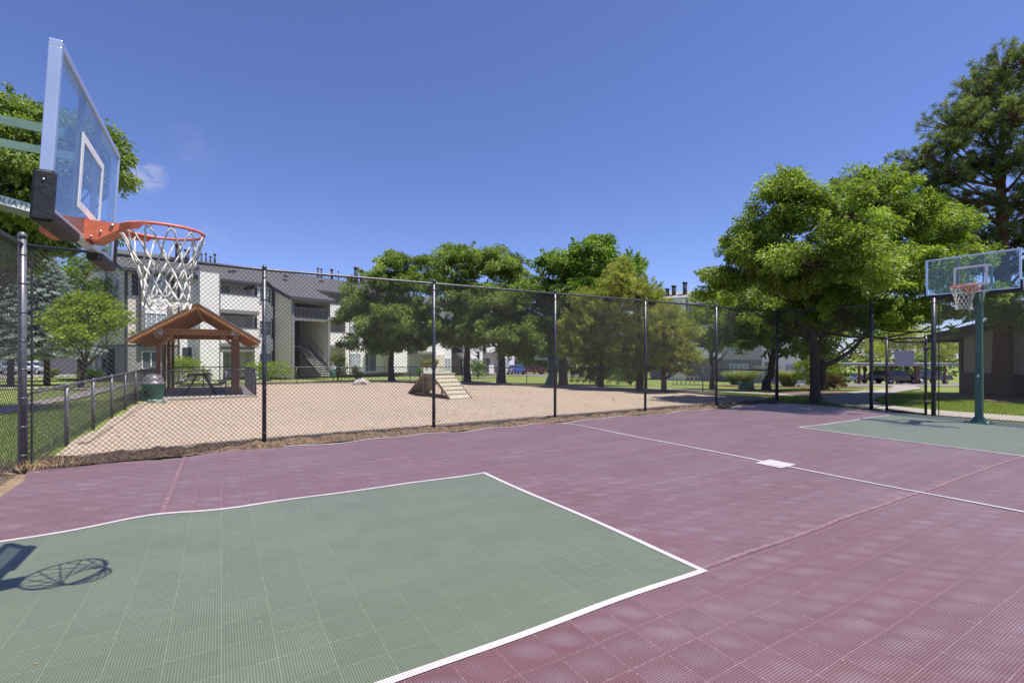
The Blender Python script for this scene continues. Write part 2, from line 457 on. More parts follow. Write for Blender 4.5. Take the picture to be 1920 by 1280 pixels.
class MB:
    """collects shapes, then links them as ONE mesh object"""
    def __init__(s): s.v = []; s.f = []; s.sm = []; s.st = []

    def add(s, vs, fs, smooth=False):
        b = len(s.v); s.st.append((b, len(s.f)))
        s.v += [tuple(p) for p in vs]
        s.f += [tuple(i + b for i in f) for f in fs]
        s.sm += [smooth] * len(fs)
        return s

    def box(s, x0, x1, y0, y1, z0, z1):
        return s.add([(x0, y0, z0), (x1, y0, z0), (x1, y1, z0), (x0, y1, z0), (x0, y0, z1), (x1, y0, z1), (x1, y1, z1), (x0, y1, z1)],
                     [(3, 2, 1, 0), (4, 5, 6, 7), (0, 1, 5, 4), (1, 2, 6, 5), (2, 3, 7, 6), (3, 0, 4, 7)])

    def bbox(s, x0, x1, y0, y1, z0, z1, c=0.01):
        """box with chamfered vertical and top edges"""
        def ring(z, i): return [(x0 + i + c, y0 + i, z), (x1 - i - c, y0 + i, z), (x1 - i, y0 + i + c, z), (x1 - i, y1 - i - c, z), (x1 - i - c, y1 - i, z), (x0 + i + c, y1 - i, z), (x0 + i, y1 - i - c, z), (x0 + i, y0 + i + c, z)]
        return s.loft([ring(z0, c), ring(z0 + c, 0), ring(z1 - c, 0), ring(z1, c)])

    def loft(s, rings, cap=True, smooth=False, closed=True):
        n = len(rings[0]); vs = [p for r in rings for p in r]; fs = []
        for i in range(len(rings) - 1):
            for j in range(n if closed else n - 1):
                a = i * n + j; b = i * n + (j + 1) % n
                fs.append((a, b, b + n, a + n))
        if cap:
            fs.append(tuple(range(n - 1, -1, -1))); fs.append(tuple(range((len(rings) - 1) * n, len(rings) * n)))
        return s.add(vs, fs, smooth)

    def beam(s, p, q, w, h=None, up=(0, 0, 1)):
        """rectangular bar from p to q: w across, h along up"""
        h = h or w
        p = Vector(p); q = Vector(q); d = (q - p).normalized(); u = Vector(up)
        if abs(d.dot(u)) > 0.98: u = Vector((1, 0, 0))
        a = d.cross(u).normalized(); u = a.cross(d).normalized()
        cs = [a * w / 2 + u * h / 2, -a * w / 2 + u * h / 2, -a * w / 2 - u * h / 2, a * w / 2 - u * h / 2]
        return s.loft([[p + c for c in cs], [q + c for c in cs]])

    def tube(s, pts, r, n=8, cap=True, smooth=True):
        pts = [Vector(p) for p in pts]
        rr = r if isinstance(r, (list, tuple)) else [r] * len(pts)
        rings = []; a = None
        for i, p in enumerate(pts):
            d = (pts[min(i + 1, len(pts) - 1)] - pts[max(i - 1, 0)])
            if d.length < 1e-9: d = Vector((0, 0, 1))
            d.normalize()
            if a is None:
                t = Vector((0, 0, 1)) if abs(d.z) < 0.9 else Vector((1, 0, 0))
                a = d.cross(t).normalized()
            else:
                a = (a - d * a.dot(d)).normalized()
            b = d.cross(a)
            rings.append([p + (a * math.cos(2 * math.pi * k / n) + b * math.sin(2 * math.pi * k / n)) * rr[i] for k in range(n)])
        return s.loft(rings, cap, smooth)

    def prism(s, poly, axis, a, b):
        """poly of 2-D points extruded along axis from a to b ('x': points are (y,z); 'y': (x,z); 'z': (x,y))"""
        def P(t, p):
            return (t, p[0], p[1]) if axis == 'x' else ((p[0], t, p[1]) if axis == 'y' else (p[0], p[1], t))
        return s.loft([[P(a, p) for p in poly], [P(b, p) for p in poly]])

    def lathe(s, prof, n=24, c=(0, 0, 0), smooth=True):
        rings = [[(c[0] + r * math.cos(2 * math.pi * k / n), c[1] + r * math.sin(2 * math.pi * k / n), c[2] + z) for k in range(n)] for r, z in prof]
        return s.loft(rings, True, smooth)

    def xf(s, mtx, start=0):
        s.v[start:] = [tuple(mtx @ Vector(p)) for p in s.v[start:]]
        return s

    def build(s, name, m, parent=None, world=False, bevel=0):
        if name in SPLIT and len(s.st) > 1:
            first = None; st = s.st + [(len(s.v), len(s.f))]
            for (v0, f0), (v1, f1) in zip(st[:-1], st[1:]):
                k = MB(); k.add(s.v[v0:v1], [tuple(i - v0 for i in f) for f in s.f[f0:f1]]); k.sm = s.sm[f0:f1]
                o = k.build(name, m, parent, world, bevel); first = first or o
            return first
        me = bpy.data.meshes.new(name)
        vs = s.v
        if world and parent is not None:
            root = parent
            while root.parent: root = root.parent
            inv = (Matrix.Translation(root.location) @ Matrix.Rotation(root.rotation_euler.z, 4, 'Z')).inverted()
            vs = [tuple(inv @ Vector(p)) for p in vs]
        me.from_pydata(vs, [], s.f)
        me.polygons.foreach_set('use_smooth', s.sm)
        me.update()
        o = bpy.data.objects.new(name, me)
        o.data.materials.append(m)
        COL.objects.link(o)
        if parent is not None: o.parent = parent
        if bevel:
            md = o.modifiers.new('bevel', 'BEVEL'); md.width = bevel; md.segments = 2; md.limit_method = 'ANGLE'
        return o


def quads_object(name, m, P, tint, parent=None, world=True, nv=4, loc=None):
    """P: (n,nv,3) numpy array of faces -> one mesh with a per-face 'tint'"""
    n = P.shape[0]
    if parent is not None and world:
        root = parent
        while root.parent: root = root.parent
        P = P - np.array(root.location)
    me = bpy.data.meshes.new(name)
    me.vertices.add(n * nv); me.vertices.foreach_set('co', P.reshape(-1).astype(np.float32))
    me.loops.add(n * nv); me.loops.foreach_set('vertex_index', np.arange(n * nv, dtype=np.int32))
    me.polygons.add(n); me.polygons.foreach_set('loop_start', np.arange(0, n * nv, nv, dtype=np.int32))
    me.polygons.foreach_set('loop_total', np.full(n, nv, dtype=np.int32))
    me.update(calc_edges=True)
    a = me.attributes.new('tint', 'FLOAT', 'FACE'); a.data.foreach_set('value', tint.astype(np.float32))
    me.materials.append(m)
    o = bpy.data.objects.new(name, me); COL.objects.link(o)
    if parent is not None: o.parent = parent
    return o


def unit(a): return a / (np.linalg.norm(a, axis=-1, keepdims=True) + 1e-9)


# ------------------------------------------------------------------ ground
def axis_pts(lo, hi, fine_lo, fine_hi, step, coarse):
    a = list(np.arange(lo, fine_lo, coarse)) + list(np.arange(fine_lo, fine_hi, step)) + list(np.arange(fine_hi, hi + 1, coarse))
    return np.array(a)


def sheet(name, xs, ys, zf, m, rz=0.0, keep=None):
    """a grid sheet in a frame turned by rz; zf(x,y) gives height"""
    X, Y = np.meshgrid(xs, ys)
    Z = zf(X, Y)
    V = np.stack([X, Y, Z], -1).reshape(-1, 3)
    nx = len(xs)
    mb = MB()
    fs = []
    for j in range(len(ys) - 1):
        for i in range(nx - 1):
            if keep is not None and not keep((xs[i] + xs[i + 1]) / 2, (ys[j] + ys[j + 1]) / 2): continue
            a = j * nx + i
            fs.append((a, a + 1, a + nx + 1, a + nx))
    mb.add(V.tolist(), fs, True)
    o = mb.build(name, m)
    o.rotation_euler = (0, 0, rz)
    o['kind'] = 'structure'
    return o


xs = axis_pts(-600, 600, -60, 60, 2.0, 30)
ys = axis_pts(-200, 900, -10, 90, 2.0, 30)
sheet('ground', xs, ys, lambda x, y: grd(x, y) - 0.04, M['grass'])


def cw(u, v):
    """how the floating tile court buckles"""
    z = 0.008 * np.sin(u * 1.9 + 0.6 * np.sin(v * 1.1)) * np.sin(v * 1.45 + 0.5) + 0.004 * np.sin(u * 4.3 + v * 2.1)
    z = z + 0.05 * np.exp(-((u + 0.55) / 0.42) ** 2 - ((v - 5.75) / 0.95) ** 2)
    z = z + 0.016 * np.exp(-((v - 8.95) / 0.35) ** 2) * (np.sin(u * 2.3 + 1.0) + 0.7 * np.sin(u * 5.1 + 2))
    return z + 0.02


U0, U1, V0, V1 = -2.55, 15.75, -4.5, 9.06


def court_left(v):
    return np.interp(v, [-5, 5.2, 6.0, 8.2, 8.8, 9.1], [U0, U0 + 0.05, -1.95, -2.12, -2.2, -2.1]) + 0.02 * np.sin(v * 4)


# the court mesh follows its own ragged left edge
cs, vs_ = np.linspace(0, 1, 184), np.arange(V0, V1 + 0.01, 0.1)
TT_, VV_ = np.meshgrid(cs, vs_)
UU_ = court_left(VV_) + TT_ * (U1 - court_left(VV_))
nu_ = len(cs)
mbc = MB()
mbc.add(np.stack([UU_, VV_, cw(UU_, VV_)], -1).reshape(-1, 3).tolist(), [(b * nu_ + a, b * nu_ + a + 1, (b + 1) * nu_ + a + 1, (b + 1) * nu_ + a) for b in range(len(vs_) - 1) for a in range(nu_ - 1)], True)
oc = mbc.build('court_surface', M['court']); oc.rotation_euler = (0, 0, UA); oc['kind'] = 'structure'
KW0, KW1 = 2.30, 5.64
LW = 0.05


def strip(name, u0, u1, v0, v1, m, lift):
    nu = max(2, int(abs(u1 - u0) / 0.1) + 1); nv = max(2, int(abs(v1 - v0) / 0.1) + 1)
    return sheet(name, np.linspace(u0, u1, nu), np.linspace(v0, v1, nv), lambda u, v: cw(u, v) + lift, m, UA)


strip('court_key', U0 + 0.0, 2.96, KW0, KW1, M['key'], 0.004)
strip('court_key', 10.63, 15.75, KW0, KW1, M['key'], 0.004)


def line_on_court(segs, name='court_line'):
    mb = MB()
    for (u0, u1, v0, v1) in segs:
        nu = max(2, int(abs(u1 - u0) / 0.08) + 1); nv = max(2, int(abs(v1 - v0) / 0.08) + 1)
        a = np.linspace(u0, u1, nu); b = np.linspace(v0, v1, nv)
        X, Y = np.meshgrid(a, b); Z = cw(X, Y) + 0.008
        V = np.stack([X, Y, Z], -1).reshape(-1, 3).tolist()
        fs = [(j * nu + i, j * nu + i + 1, (j + 1) * nu + i + 1, (j + 1) * nu + i) for j in range(nv - 1) for i in range(nu - 1)]
        mb.add(V, fs, True)
    o = mb.build(name, M['line']); o.rotation_euler = (0, 0, UA); o['kind'] = 'structure'


line_on_court([(2.96, 2.96 + LW, KW0 - LW, KW1 + LW), (U0, 2.96, KW1, KW1 + LW), (U0, 2.96, KW0 - LW, KW0)])
line_on_court([(10.58, 10.63, KW0 - LW, KW1 + LW), (10.63, 15.0, KW1, KW1 + LW), (10.63, 15.75, KW0 - LW, KW0)])
line_on_court([(6.77, 6.82, V0, 3.78), (6.77, 6.82, 4.16, 8.95), (6.61, 6.99, 3.78, 4.16)])
line_on_court([(0.9, 15.75, 8.95, 9.0)])

# seams where the court was relaid: pale solid joining strips
mbs = MB()
for (u0, u1, v0, v1) in [(2.96 + LW, 15.7, 2.30 - 0.015, 2.30 + 0.025), (-0.51, -0.465, KW1 + LW, 9.05)]:
    nu = max(2, int((u1 - u0) / 0.1) + 1); nv = max(2, int((v1 - v0) / 0.1) + 1)
    a = np.linspace(u0, u1, nu); b = np.linspace(v0, v1, nv); X, Y = np.meshgrid(a, b); Z = cw(X, Y) + 0.0045
    mbs.add(np.stack([X, Y, Z], -1).reshape(-1, 3).tolist(), [(j * nu + i, j * nu + i + 1, (j + 1) * nu + i + 1, (j + 1) * nu + i) for j in range(nv - 1) for i in range(nu - 1)], True)
o = mbs.build('court_seam', mat('seam', (0.165, 0.097, 0.120), 0.6, 0.35, 25)); o.rotation_euler = (0, 0, UA); o['kind'] = 'structure'


def loft_sheet(name, rows, m, ncross=24, lift=0.0, flat=False, rough=0.0):
    """rows: list of (left xy, right xy) world points; follows the ground"""
    mb = MB(); V = []
    for a, b in rows:
        for k in range(ncross + 1):
            t = k / ncross
            x = a[0] + (b[0] - a[0]) * t; y = a[1] + (b[1] - a[1]) * t
            V.append((x, y, float(grd(x, y)) + lift + (random.uniform(-rough, rough) if rough else 0)))
    n = ncross + 1
    fs = [(j * n + i, j * n + i + 1, (j + 1) * n + i + 1, (j + 1) * n + i) for j in range(len(rows) - 1) for i in range(ncross)]
    mb.add(V, fs, True)
    o = mb.build(name, m); o['kind'] = 'structure'
    return o


def sand_right(v): return float(np.interp(v, [9.2, 12.3, 15.4, 19.5, 25, 29, 31.5], [16.0, 16.2, 16.2, 14.6, 13.9, 13.6, 11.0]))


rows = []
for v in np.arange(9.32, 31.6, 0.55):
    rows.append((uv(-2.25 + 0.05 * math.sin(v * 2), v), uv(sand_right(v), v)))
loft_sheet('sand', rows, M['sand'], 40, 0.035, rough=0.012)
rows = [(uv(-3.7, v), uv(18.0, v)) for v in (8.2, 8.6, 9.0, 9.3, 9.5)]
o = loft_sheet('dirt_strip', rows, M['dirt'], 90, 0.0, rough=0.02)
for p in o.data.vertices: p.co.z -= 0.012
rows = [(uv(-4.4, v), uv(-1.3, v)) for v in np.arange(5.4, 9.6, 0.15)]
o = loft_sheet('dirt_verge', rows, M['dirt'], 30, -0.004, rough=0.008)
for p in o.data.vertices:
    q = Matrix.Rotation(-UA, 4, 'Z') @ p.co
    d = math.hypot(q.x + 2.65, q.y - 9.05)
    p.co.z += 0.10 * math.exp(-(d / 0.33) ** 2)
rows = [(uv(-2.2, v), uv(1.0, v)) for v in (20.3, 21.5, 23, 25, 26.7)]
loft_sheet('pavilion_pad', rows, M['pad'], 8, 0.075)


def path_sheet(name, pts, w, m, lift=0.012):
    rows = []
    P = [Vector((p[0], p[1], 0)) for p in pts]
    # Catmull-Rom smoothing
    out = []
    for i in range(len(P) - 1):
        p0 = P[max(i - 1, 0)]; p1 = P[i]; p2 = P[i + 1]; p3 = P[min(i + 2, len(P) - 1)]
        for t in np.linspace(0, 1, 7)[:-1]:
            out.append(0.5 * ((2 * p1) + (-p0 + p2) * t + (2 * p0 - 5 * p1 + 4 * p2 - p3) * t * t + (-p0 + 3 * p1 - 3 * p2 + p3) * t ** 3))
    out.append(P[-1])
    for i, p in enumerate(out):
        d = (out[min(i + 1, len(out) - 1)] - out[max(i - 1, 0)]).normalized(); nn = Vector((-d.y, d.x, 0)) * w / 2
        rows.append((p + nn, p - nn))
    return loft_sheet(name, rows, m, 3, lift)


path_sheet('path', [(14.4, 10.0), (12.4, 12.2), (11.35, 13.8), (11.15, 15.6), (12.3, 17.6), (15.0, 20.2), (19.0, 24), (24.5, 30), (31, 38), (37, 46)], 1.5, M['concrete'])
path_sheet('path', [(12.6, 18.0), (10.5, 19.6), (9.0, 21.5), (7.4, 24.4), (3.5, 27), (1.0, 30), (-2, 34), (-7, 41)], 1.1, M['concrete'], 0.016)
path_sheet('path', [(-11.5, 9.0), (-13.6, 12.0), (-15.4, 15.4), (-16.6, 18.2), (-19.4, 23.0), (-22, 27), (-24, 32)], 0.85, M['concrete'])
path_sheet('path', [(-19.2, 22.8), (-22.5, 23.3), (-27, 23.0), (-34, 22.5)], 0.95, M['concrete'], 0.016)
path_sheet('path', [(-19.5, 30.5), (-14.6, 34), (-11.0, 37.5), (-6, 44), (-1, 52)], 1.3, M['concrete'], 0.02)
rows = [((24, y), (75, y)) for y in np.arange(40, 74, 2.0)]
loft_sheet('parking_lot', rows, M['asphalt'], 12, 0.01)
rows = [((-75, y), (-41.5, y)) for y in np.arange(38, 70, 2.0)]
loft_sheet('parking_lot', rows, M['asphalt'], 12, 0.01)
rows = [((-8, y), (16, y)) for y in np.arange(60, 84, 2.0)]
loft_sheet('parking_lot', rows, M['asphalt'], 12, 0.01)
# mulch beds
for (cx, cy, rx, ry) in [(13.3, 20.6, 2.3, 1.5), (18.9, 17.0, 2.6, 3.4), (19.5, 34.5, 6, 2.2)]:
    mb = MB(); V = [(cx, cy, float(grd(cx, cy)) + 0.02)]
    for k in range(36):
        a = k * math.pi / 18; r = 1 + 0.08 * math.sin(3 * a) + 0.05 * math.sin(7 * a)
        x = cx + rx * r * math.cos(a); y = cy + ry * r * math.sin(a); V.append((x, y, float(grd(x, y)) + 0.004))
    mb.add(V, [(0, 1 + k, 1 + (k + 1) % 36) for k in range(36)], True)
    o = mb.build('mulch_bed', M['mulch']); o['kind'] = 'structure'


# ------------------------------------------------------------------ fences
def mesh_wires(mb, p0, p1, z0, z1, h0, h1, pitch=0.0718, w=0.0060, off=0.0):
    """two sets of 45 degree wires filling the panel p0-p1 (base heights z0,z1 ; tops h0,h1)"""
    p0 = Vector((p0[0], p0[1], 0)); p1 = Vector((p1[0], p1[1], 0))
    L = (p1 - p0).length; d = (p1 - p0) / L; nrm = Vector((-d.y, d.x, 0))
    Hh = (h0 - z0 + h1 - z1) / 2

    def P(s, t, o):
        f = s / L
        zb = z0 + (z1 - z0) * f; zt = h0 + (h1 - h0) * f
        q = p0 + d * s + nrm * (o + off)
        return Vector((q.x, q.y, zb + (zt - zb) * t / Hh))
    e = w * 0.5
    n = int((L + Hh) / pitch) + 1
    for sgn in (1, -1):
        for k in range(n):
            c = k * pitch
            if sgn == 1: s0 = c - Hh; t0 = 0.0; s1 = c; t1 = Hh
            else: s0 = c; t0 = 0.0; s1 = c - Hh; t1 = Hh
            # clip s to 0..L
            if sgn == 1:
                if s0 < 0: t0 = -s0; s0 = 0
                if s1 > L: t1 = Hh - (s1 - L); s1 = L
            else:
                if s0 > L: t0 = s0 - L; s0 = L
                if s1 < 0: t1 = Hh + s1; s1 = 0
            if t1 - t0 < 0.02: continue
            a = P(s0, t0, sgn * e); b = P(s1, t1, sgn * e)
            u = Vector((d.x, d.y, -sgn * 1.0)).normalized() * w / 2 * 1.0
            m_ = nrm * w / 2
            cs = [u, m_, -u, -m_]
            mb.loft([[a + c_ for c_ in cs], [b + c_ for c_ in cs]], False)


def ring_band(mb, x, y, z, r, hh=0.025):
    mb.tube([(x, y, z - hh / 2), (x, y, z + hh / 2)], r, 10)


def tall_post(f, x, y, ztop, r=0.034, z0=-0.1, cap=True, m='rail'):
    mb = MB()
    mb.tube([(x, y, z0), (x, y, ztop)], r, 14)
    if cap:
        mb.lathe([(r * 1.12, -0.03), (r * 1.15, 0.01), (r * 0.9, 0.035), (r * 0.35, 0.055)], 14, (x, y, ztop))
    for k in range(8):
        ring_band(mb, x, y, 0.25 + k * 0.38 if ztop > 2.5 else 0.15 + k * 0.12, r * 1.09, 0.018)
    return mb.build('post', M[m], f, True)


FH = 3.05
# long side fence between the court and the sand
f = thing('chain_link_fence', 'long tall black chain link fence between the maroon court and the sand yard', 'fence', uv(6.8, 9.27))
corner = Vector((-6.5, 6.4, 0))
pts = [corner] + [uv(u, 9.27) for u in (0.63, 3.72, 6.78, 9.78, 12.78, 15.98)]
for i, p in enumerate(pts):
    if i == 0: continue
    tall_post(f, p.x, p.y, FH + 0.02, 0.034 if i < 6 else 0.042)
mbr = MB(); mbr.tube([(p.x, p.y, FH - 0.01) for p in pts], 0.023, 10); mbr.build('top_rail', M['rail'], f, True)
mbm = MB()
for a, b in zip(pts[:-1], pts[1:]):
    mesh_wires(mbm, a, b, 0.02 if a is not corner else 0.12, 0.02, FH - 0.02, FH - 0.02)
# bottom tension wire and ties
mbm.tube([(p.x, p.y, 0.06) for p in pts], 0.0035, 5)
mbm.build('wire_mesh', M['vinyl'], f, True)
mb = MB(); q = corner + (pts[1] - corner).normalized() * 0.09
mb.beam((q.x, q.y, 0.06), (q.x, q.y, FH - 0.03), 0.022, 0.012); mb.build('tension_bar', M['rail'], f, True)

# left side fence, from the corner post towards the camera
f = thing('chain_link_fence', 'tall black chain link fence at the left end of the court behind the near hoop', 'fence', corner)
pn = corner + (uv(0, -1) * 3.3); pn2 = corner + (uv(0, -1) * 6.6)
tall_post(f, corner.x, corner.y, 3.16, 0.044, m='lowpost')
for p in (pn, pn2): tall_post(f, p.x, p.y, FH + 0.05)
mb = MB(); mb.tube([(corner.x, corner.y, FH), (pn.x, pn.y, FH), (pn2.x, pn2.y, FH)], 0.023, 10); mb.build('top_rail', M['rail'], f, True)
mb = MB(); mesh_wires(mb, corner, pn, 0.12, 0.03, FH, FH); mesh_wires(mb, pn, pn2, 0.03, 0.03, FH, FH); mb.build('wire_mesh', M['vinyl'], f, True)

# right end fence
cR = uv(15.98, 9.27)
e1 = Vector((10.36, 13.9, 0)); e2 = Vector((10.86, 12.42, 0)); e3 = Vector((12.1, 9.9, 0)); e4 = Vector((13.3, 7.5, 0))
f = thing('chain_link_fence', 'short tall chain link panel between the far corner post and the gate opening', 'fence', e1)
tall_post(f, e1.x, e1.y, FH + 0.05, 0.046)
mb = MB(); mb.tube([(cR.x, cR.y, FH - 0.01), (e1.x, e1.y, FH - 0.01)], 0.023, 10); mb.build('top_rail', M['rail'], f, True)
mb = MB(); mesh_wires(mb, cR, e1, 0.0, 0.0, FH - 0.02, FH - 0.02); mb.build('wire_mesh', M['vinyl'], f, True)
f = thing('chain_link_fence', 'tall black chain link fence behind the far hoop, right of the gate', 'fence', e2)
tall_post(f, e2.x, e2.y, FH + 0.06, 0.05)
for p in (e3, e4): tall_post(f, p.x, p.y, FH + 0.02)
mb = MB(); mb.tube([(p.x, p.y, FH - 0.02) for p in (e2, e3, e4)], 0.023, 10); mb.build('top_rail', M['rail'], f, True)
mb = MB()
mesh_wires(mb, e2, e3, -0.05, 0.0, FH - 0.02, FH - 0.02); mesh_wires(mb, e3, e4, 0.0, 0.0, FH - 0.02, FH - 0.02); mb.build('wire_mesh', M['vinyl'], f, True)
q = e2 + (e3 - e2).normalized() * 0.11
mb = MB(); mb.beam((q.x, q.y, 0.0), (q.x, q.y, FH - 0.06), 0.02, 0.012); mb.build('tension_bar', M['rail'], f, True)

# gate leaf
g0 = Vector((10.40, 13.38, 0)); g1 = Vector((10.78, 12.56, 0))
gt = thing('chain_link_gate', 'black chain link gate with a blank grey sign board beside the far hoop', 'gate', g1)
mb = MB()
for p, zt in ((g0, 2.05), (g1, 2.09)):
    mb.tube([(p.x, p.y, -0.04), (p.x, p.y, zt)], 0.03, 12)
    mb.lathe([(0.033, -0.02), (0.034, 0.005), (0.02, 0.03)], 12, (p.x, p.y, zt))
mb.tube([(g0.x, g0.y, 2.01), (g1.x, g1.y, 2.05)], 0.026, 10)
mb.tube([(g0.x, g0.y, 0.07), (g1.x, g1.y, 0.05)], 0.02, 10)
mb.build('gate_frame', M['rail'], gt, True)
mb = MB(); mesh_wires(mb, g0, g1, 0.08, 0.06, 2.0, 2.03); mb.build('wire_mesh', M['vinyl'], gt, True)
dg = (g1 - g0).normalized(); ng = Vector((dg.y, -dg.x, 0)) * -0.03
a = g0 + dg * 0.2 - ng; b = g0 + dg * 0.66 - ng
mb = MB(); mb.beam(a + Vector((0, 0, 1.49)), b + Vector((0, 0, 1.49)), 0.008, 0.42); mb.build('sign_board', M['signback'], gt, True)
mb = MB()
for z in (0.35, 1.75):
    mb.beam(Vector((g1.x, g1.y, z)), Vector((e2.x, e2.y, z)), 0.03, 0.04)
    mb.tube([(g1.x, g1.y, z - 0.05), (g1.x, g1.y, z + 0.05)], 0.038, 10)
mb.build('hinge', M['rail'], gt, True)
mb = MB(); mb.beam(Vector((g0.x, g0.y, 1.0)) - dg * 0.06, Vector((g0.x, g0.y, 1.0)) + dg * 0.05, 0.05, 0.09); mb.build('latch', M['rail'], gt, True)


def low_fence(pts, label, hgt=1.05, posts=None, spacing=2.6, m='rail', pr=0.026, pitch=0.0718, ww=0.0046):
    pts = [Vector((p.x, p.y, 0)) for p in pts]
    mid = pts[len(pts) // 2]
    f = thing('low_chain_link_fence', label, 'fence', (mid.x, mid.y, float(grd(mid.x, mid.y))))
    allp = []
    for a, b in zip(pts[:-1], pts[1:]):
        n = max(1, round((b - a).length / spacing))
        for k in range(n): allp.append(a + (b - a) * k / n)
    allp.append(pts[-1])
    zz = [float(grd(p.x, p.y)) for p in allp]
    for p, z in zip(allp, zz):
        mb = MB(); mb.tube([(p.x, p.y, z - 0.05), (p.x, p.y, z + hgt)], pr, 10)
        mb.lathe([(pr * 1.15, -0.02), (pr * 1.2, 0.005), (pr * 0.5, 0.035)], 10, (p.x, p.y, z + hgt))
        mb.build('post', M[m], f, True)
    mb = MB(); mb.tube([(p.x, p.y, z + hgt) for p, z in zip(allp, zz)], 0.02, 8); mb.build('top_rail', M[m], f, True)
    mb = MB()
    for i in range(len(allp) - 1):
        mesh_wires(mb, allp[i], allp[i + 1], zz[i] + 0.03, zz[i + 1] + 0.03, zz[i] + hgt, zz[i + 1] + hgt, pitch=pitch, w=ww)
    mb.build('wire_mesh', M['vinyl'], f, True)


low_fence([corner + uv(-0.0, 0.1), uv(-2.35, 11.4), uv(-2.45, 20.25)], 'low grey chain link fence along the grass on the left side of the sand yard', m='lowpost', spacing=2.5, pr=0.032)
low_fence([uv(-2.45, 20.25), uv(-0.35, 20.1)], 'low chain link fence in front of the pavilion beside the green bin', spacing=2.2, pr=0.022)
low_fence([uv(0.14, 20.15), uv(1.1, 20.35), uv(1.0, 26.8)], 'low chain link fence along the right side of the pavilion', spacing=2.2, pr=0.024)
low_fence([uv(1.0, 26.8), uv(-2.45, 26.8)], 'low chain link fence behind the pavilion', spacing=2.3, pr=0.022)
low_fence([uv(-2.45, 20.4), uv(-2.45, 26.6)], 'low chain link fence along the left side of the pavilion', spacing=2.2, pr=0.022)
low_fence([uv(1.1, 27.0), uv(1.2, 31.2), uv(6.5, 31.6), uv(10.9, 31.4), uv(13.7, 29.1), uv(14.0, 25), uv(14.7, 19.5), uv(16.35, 15.4), uv(16.3, 9.5)],
          'long low chain link fence around the far side of the sand yard', spacing=3.0, pr=0.022, pitch=0.0718, ww=0.004)

# timber edging
def edging(label, pts, w=0.16, h=0.14, m='tie', wob=0.0, lift=0.0):
    mb = MB(); P = [Vector((p.x, p.y, float(grd(p.x, p.y)) + h / 2 - 0.02 + lift)) for p in pts]
    for a, b in zip(P[:-1], P[1:]):
        n = max(1, round((b - a).length / 2.4))
        for k in range(n):
            p = a + (b - a) * (k / n); q = a + (b - a) * ((k + 0.985) / n)
            j = Vector((0, 0, random.uniform(-wob, wob))); j2 = Vector((0, 0, random.uniform(-wob, wob)))
            mb.beam(p + j, q + j2, w, h)
    c = P[0]
    o = mb.build('timber_edging', M[m], None, bevel=0.012)
    return tag(o, label, 'edging')


edging('row of old timbers under the tall fence between sand and court', [uv(-0.2, 9.42), uv(15.8, 9.42)], 0.09, 0.15, wob=0.018)
edging('row of pale timbers edging the sand beside the left low fence', [uv(-2.05, 11.0), uv(-2.1, 20.0)], 0.15, 0.1, wob=0.02)
edging('dark timber edging along the far grass side of the sand', [uv(sand_right(v), v) for v in (9.6, 12.3, 15.4, 19.5, 25, 29, 31.4)], 0.12, 0.14, wob=0.01)
edging('pale timber edging across the front of the pavilion pad', [uv(-2.2, 20.05), uv(1.2, 20.05)], 0.12, 0.12, wob=0.005)
edging('timber edging at the back of the sand near the apartments', [uv(1.2, 31.5), uv(11.0, 31.5)], 0.12, 0.12, wob=0.01)
# dark broken soil below the fence line
mb = MB(); n = 200; rowsV = []
for i in range(n + 1):
    u = -2.2 + i * 18.1 / n
    hh = 0.085 + (0.035 if u < 4 else 0.0) + 0.04 * math.sin(i * 0.9) * random.random() + random.uniform(0, 0.03)
    wd = 0.10 + random.uniform(-0.02, 0.05)
    for (dv, z) in ((9.12 - random.uniform(0, 0.05), 0.012), (9.18, hh * 0.5), (9.30, hh), (9.37, hh * 0.95 - 0.01)):
        p = uv(u, dv); rowsV.append((p.x, p.y, z))
fs = [(i * 4 + j, (i + 1) * 4 + j, (i + 1) * 4 + j + 1, i * 4 + j + 1) for i in range(n) for j in range(3)]
mb.add(rowsV, fs, False)
o = mb.build('soil_bank', M['darksoil']); o['kind'] = 'structure'


# ------------------------------------------------------------------ basketball hoops
def text_mesh(s, size, depth, name, m, parent, mtx):
    c = bpy.data.curves.new(name, 'FONT'); c.body = s; c.size = size; c.extrude = depth; c.offset = size * 0.02
    c.align_x = 'CENTER'; c.align_y = 'CENTER'
    t = bpy.data.objects.new('tmp', c); COL.objects.link(t)
    dg_ = bpy.context.evaluated_depsgraph_get()
    me = bpy.data.meshes.new_from_object(t.evaluated_get(dg_))
    bpy.data.objects.remove(t); me.name = name
    me.transform(mtx)
    me.materials.clear(); me.materials.append(m)
    o = bpy.data.objects.new(name, me); COL.objects.link(o); o.parent = parent
    return o


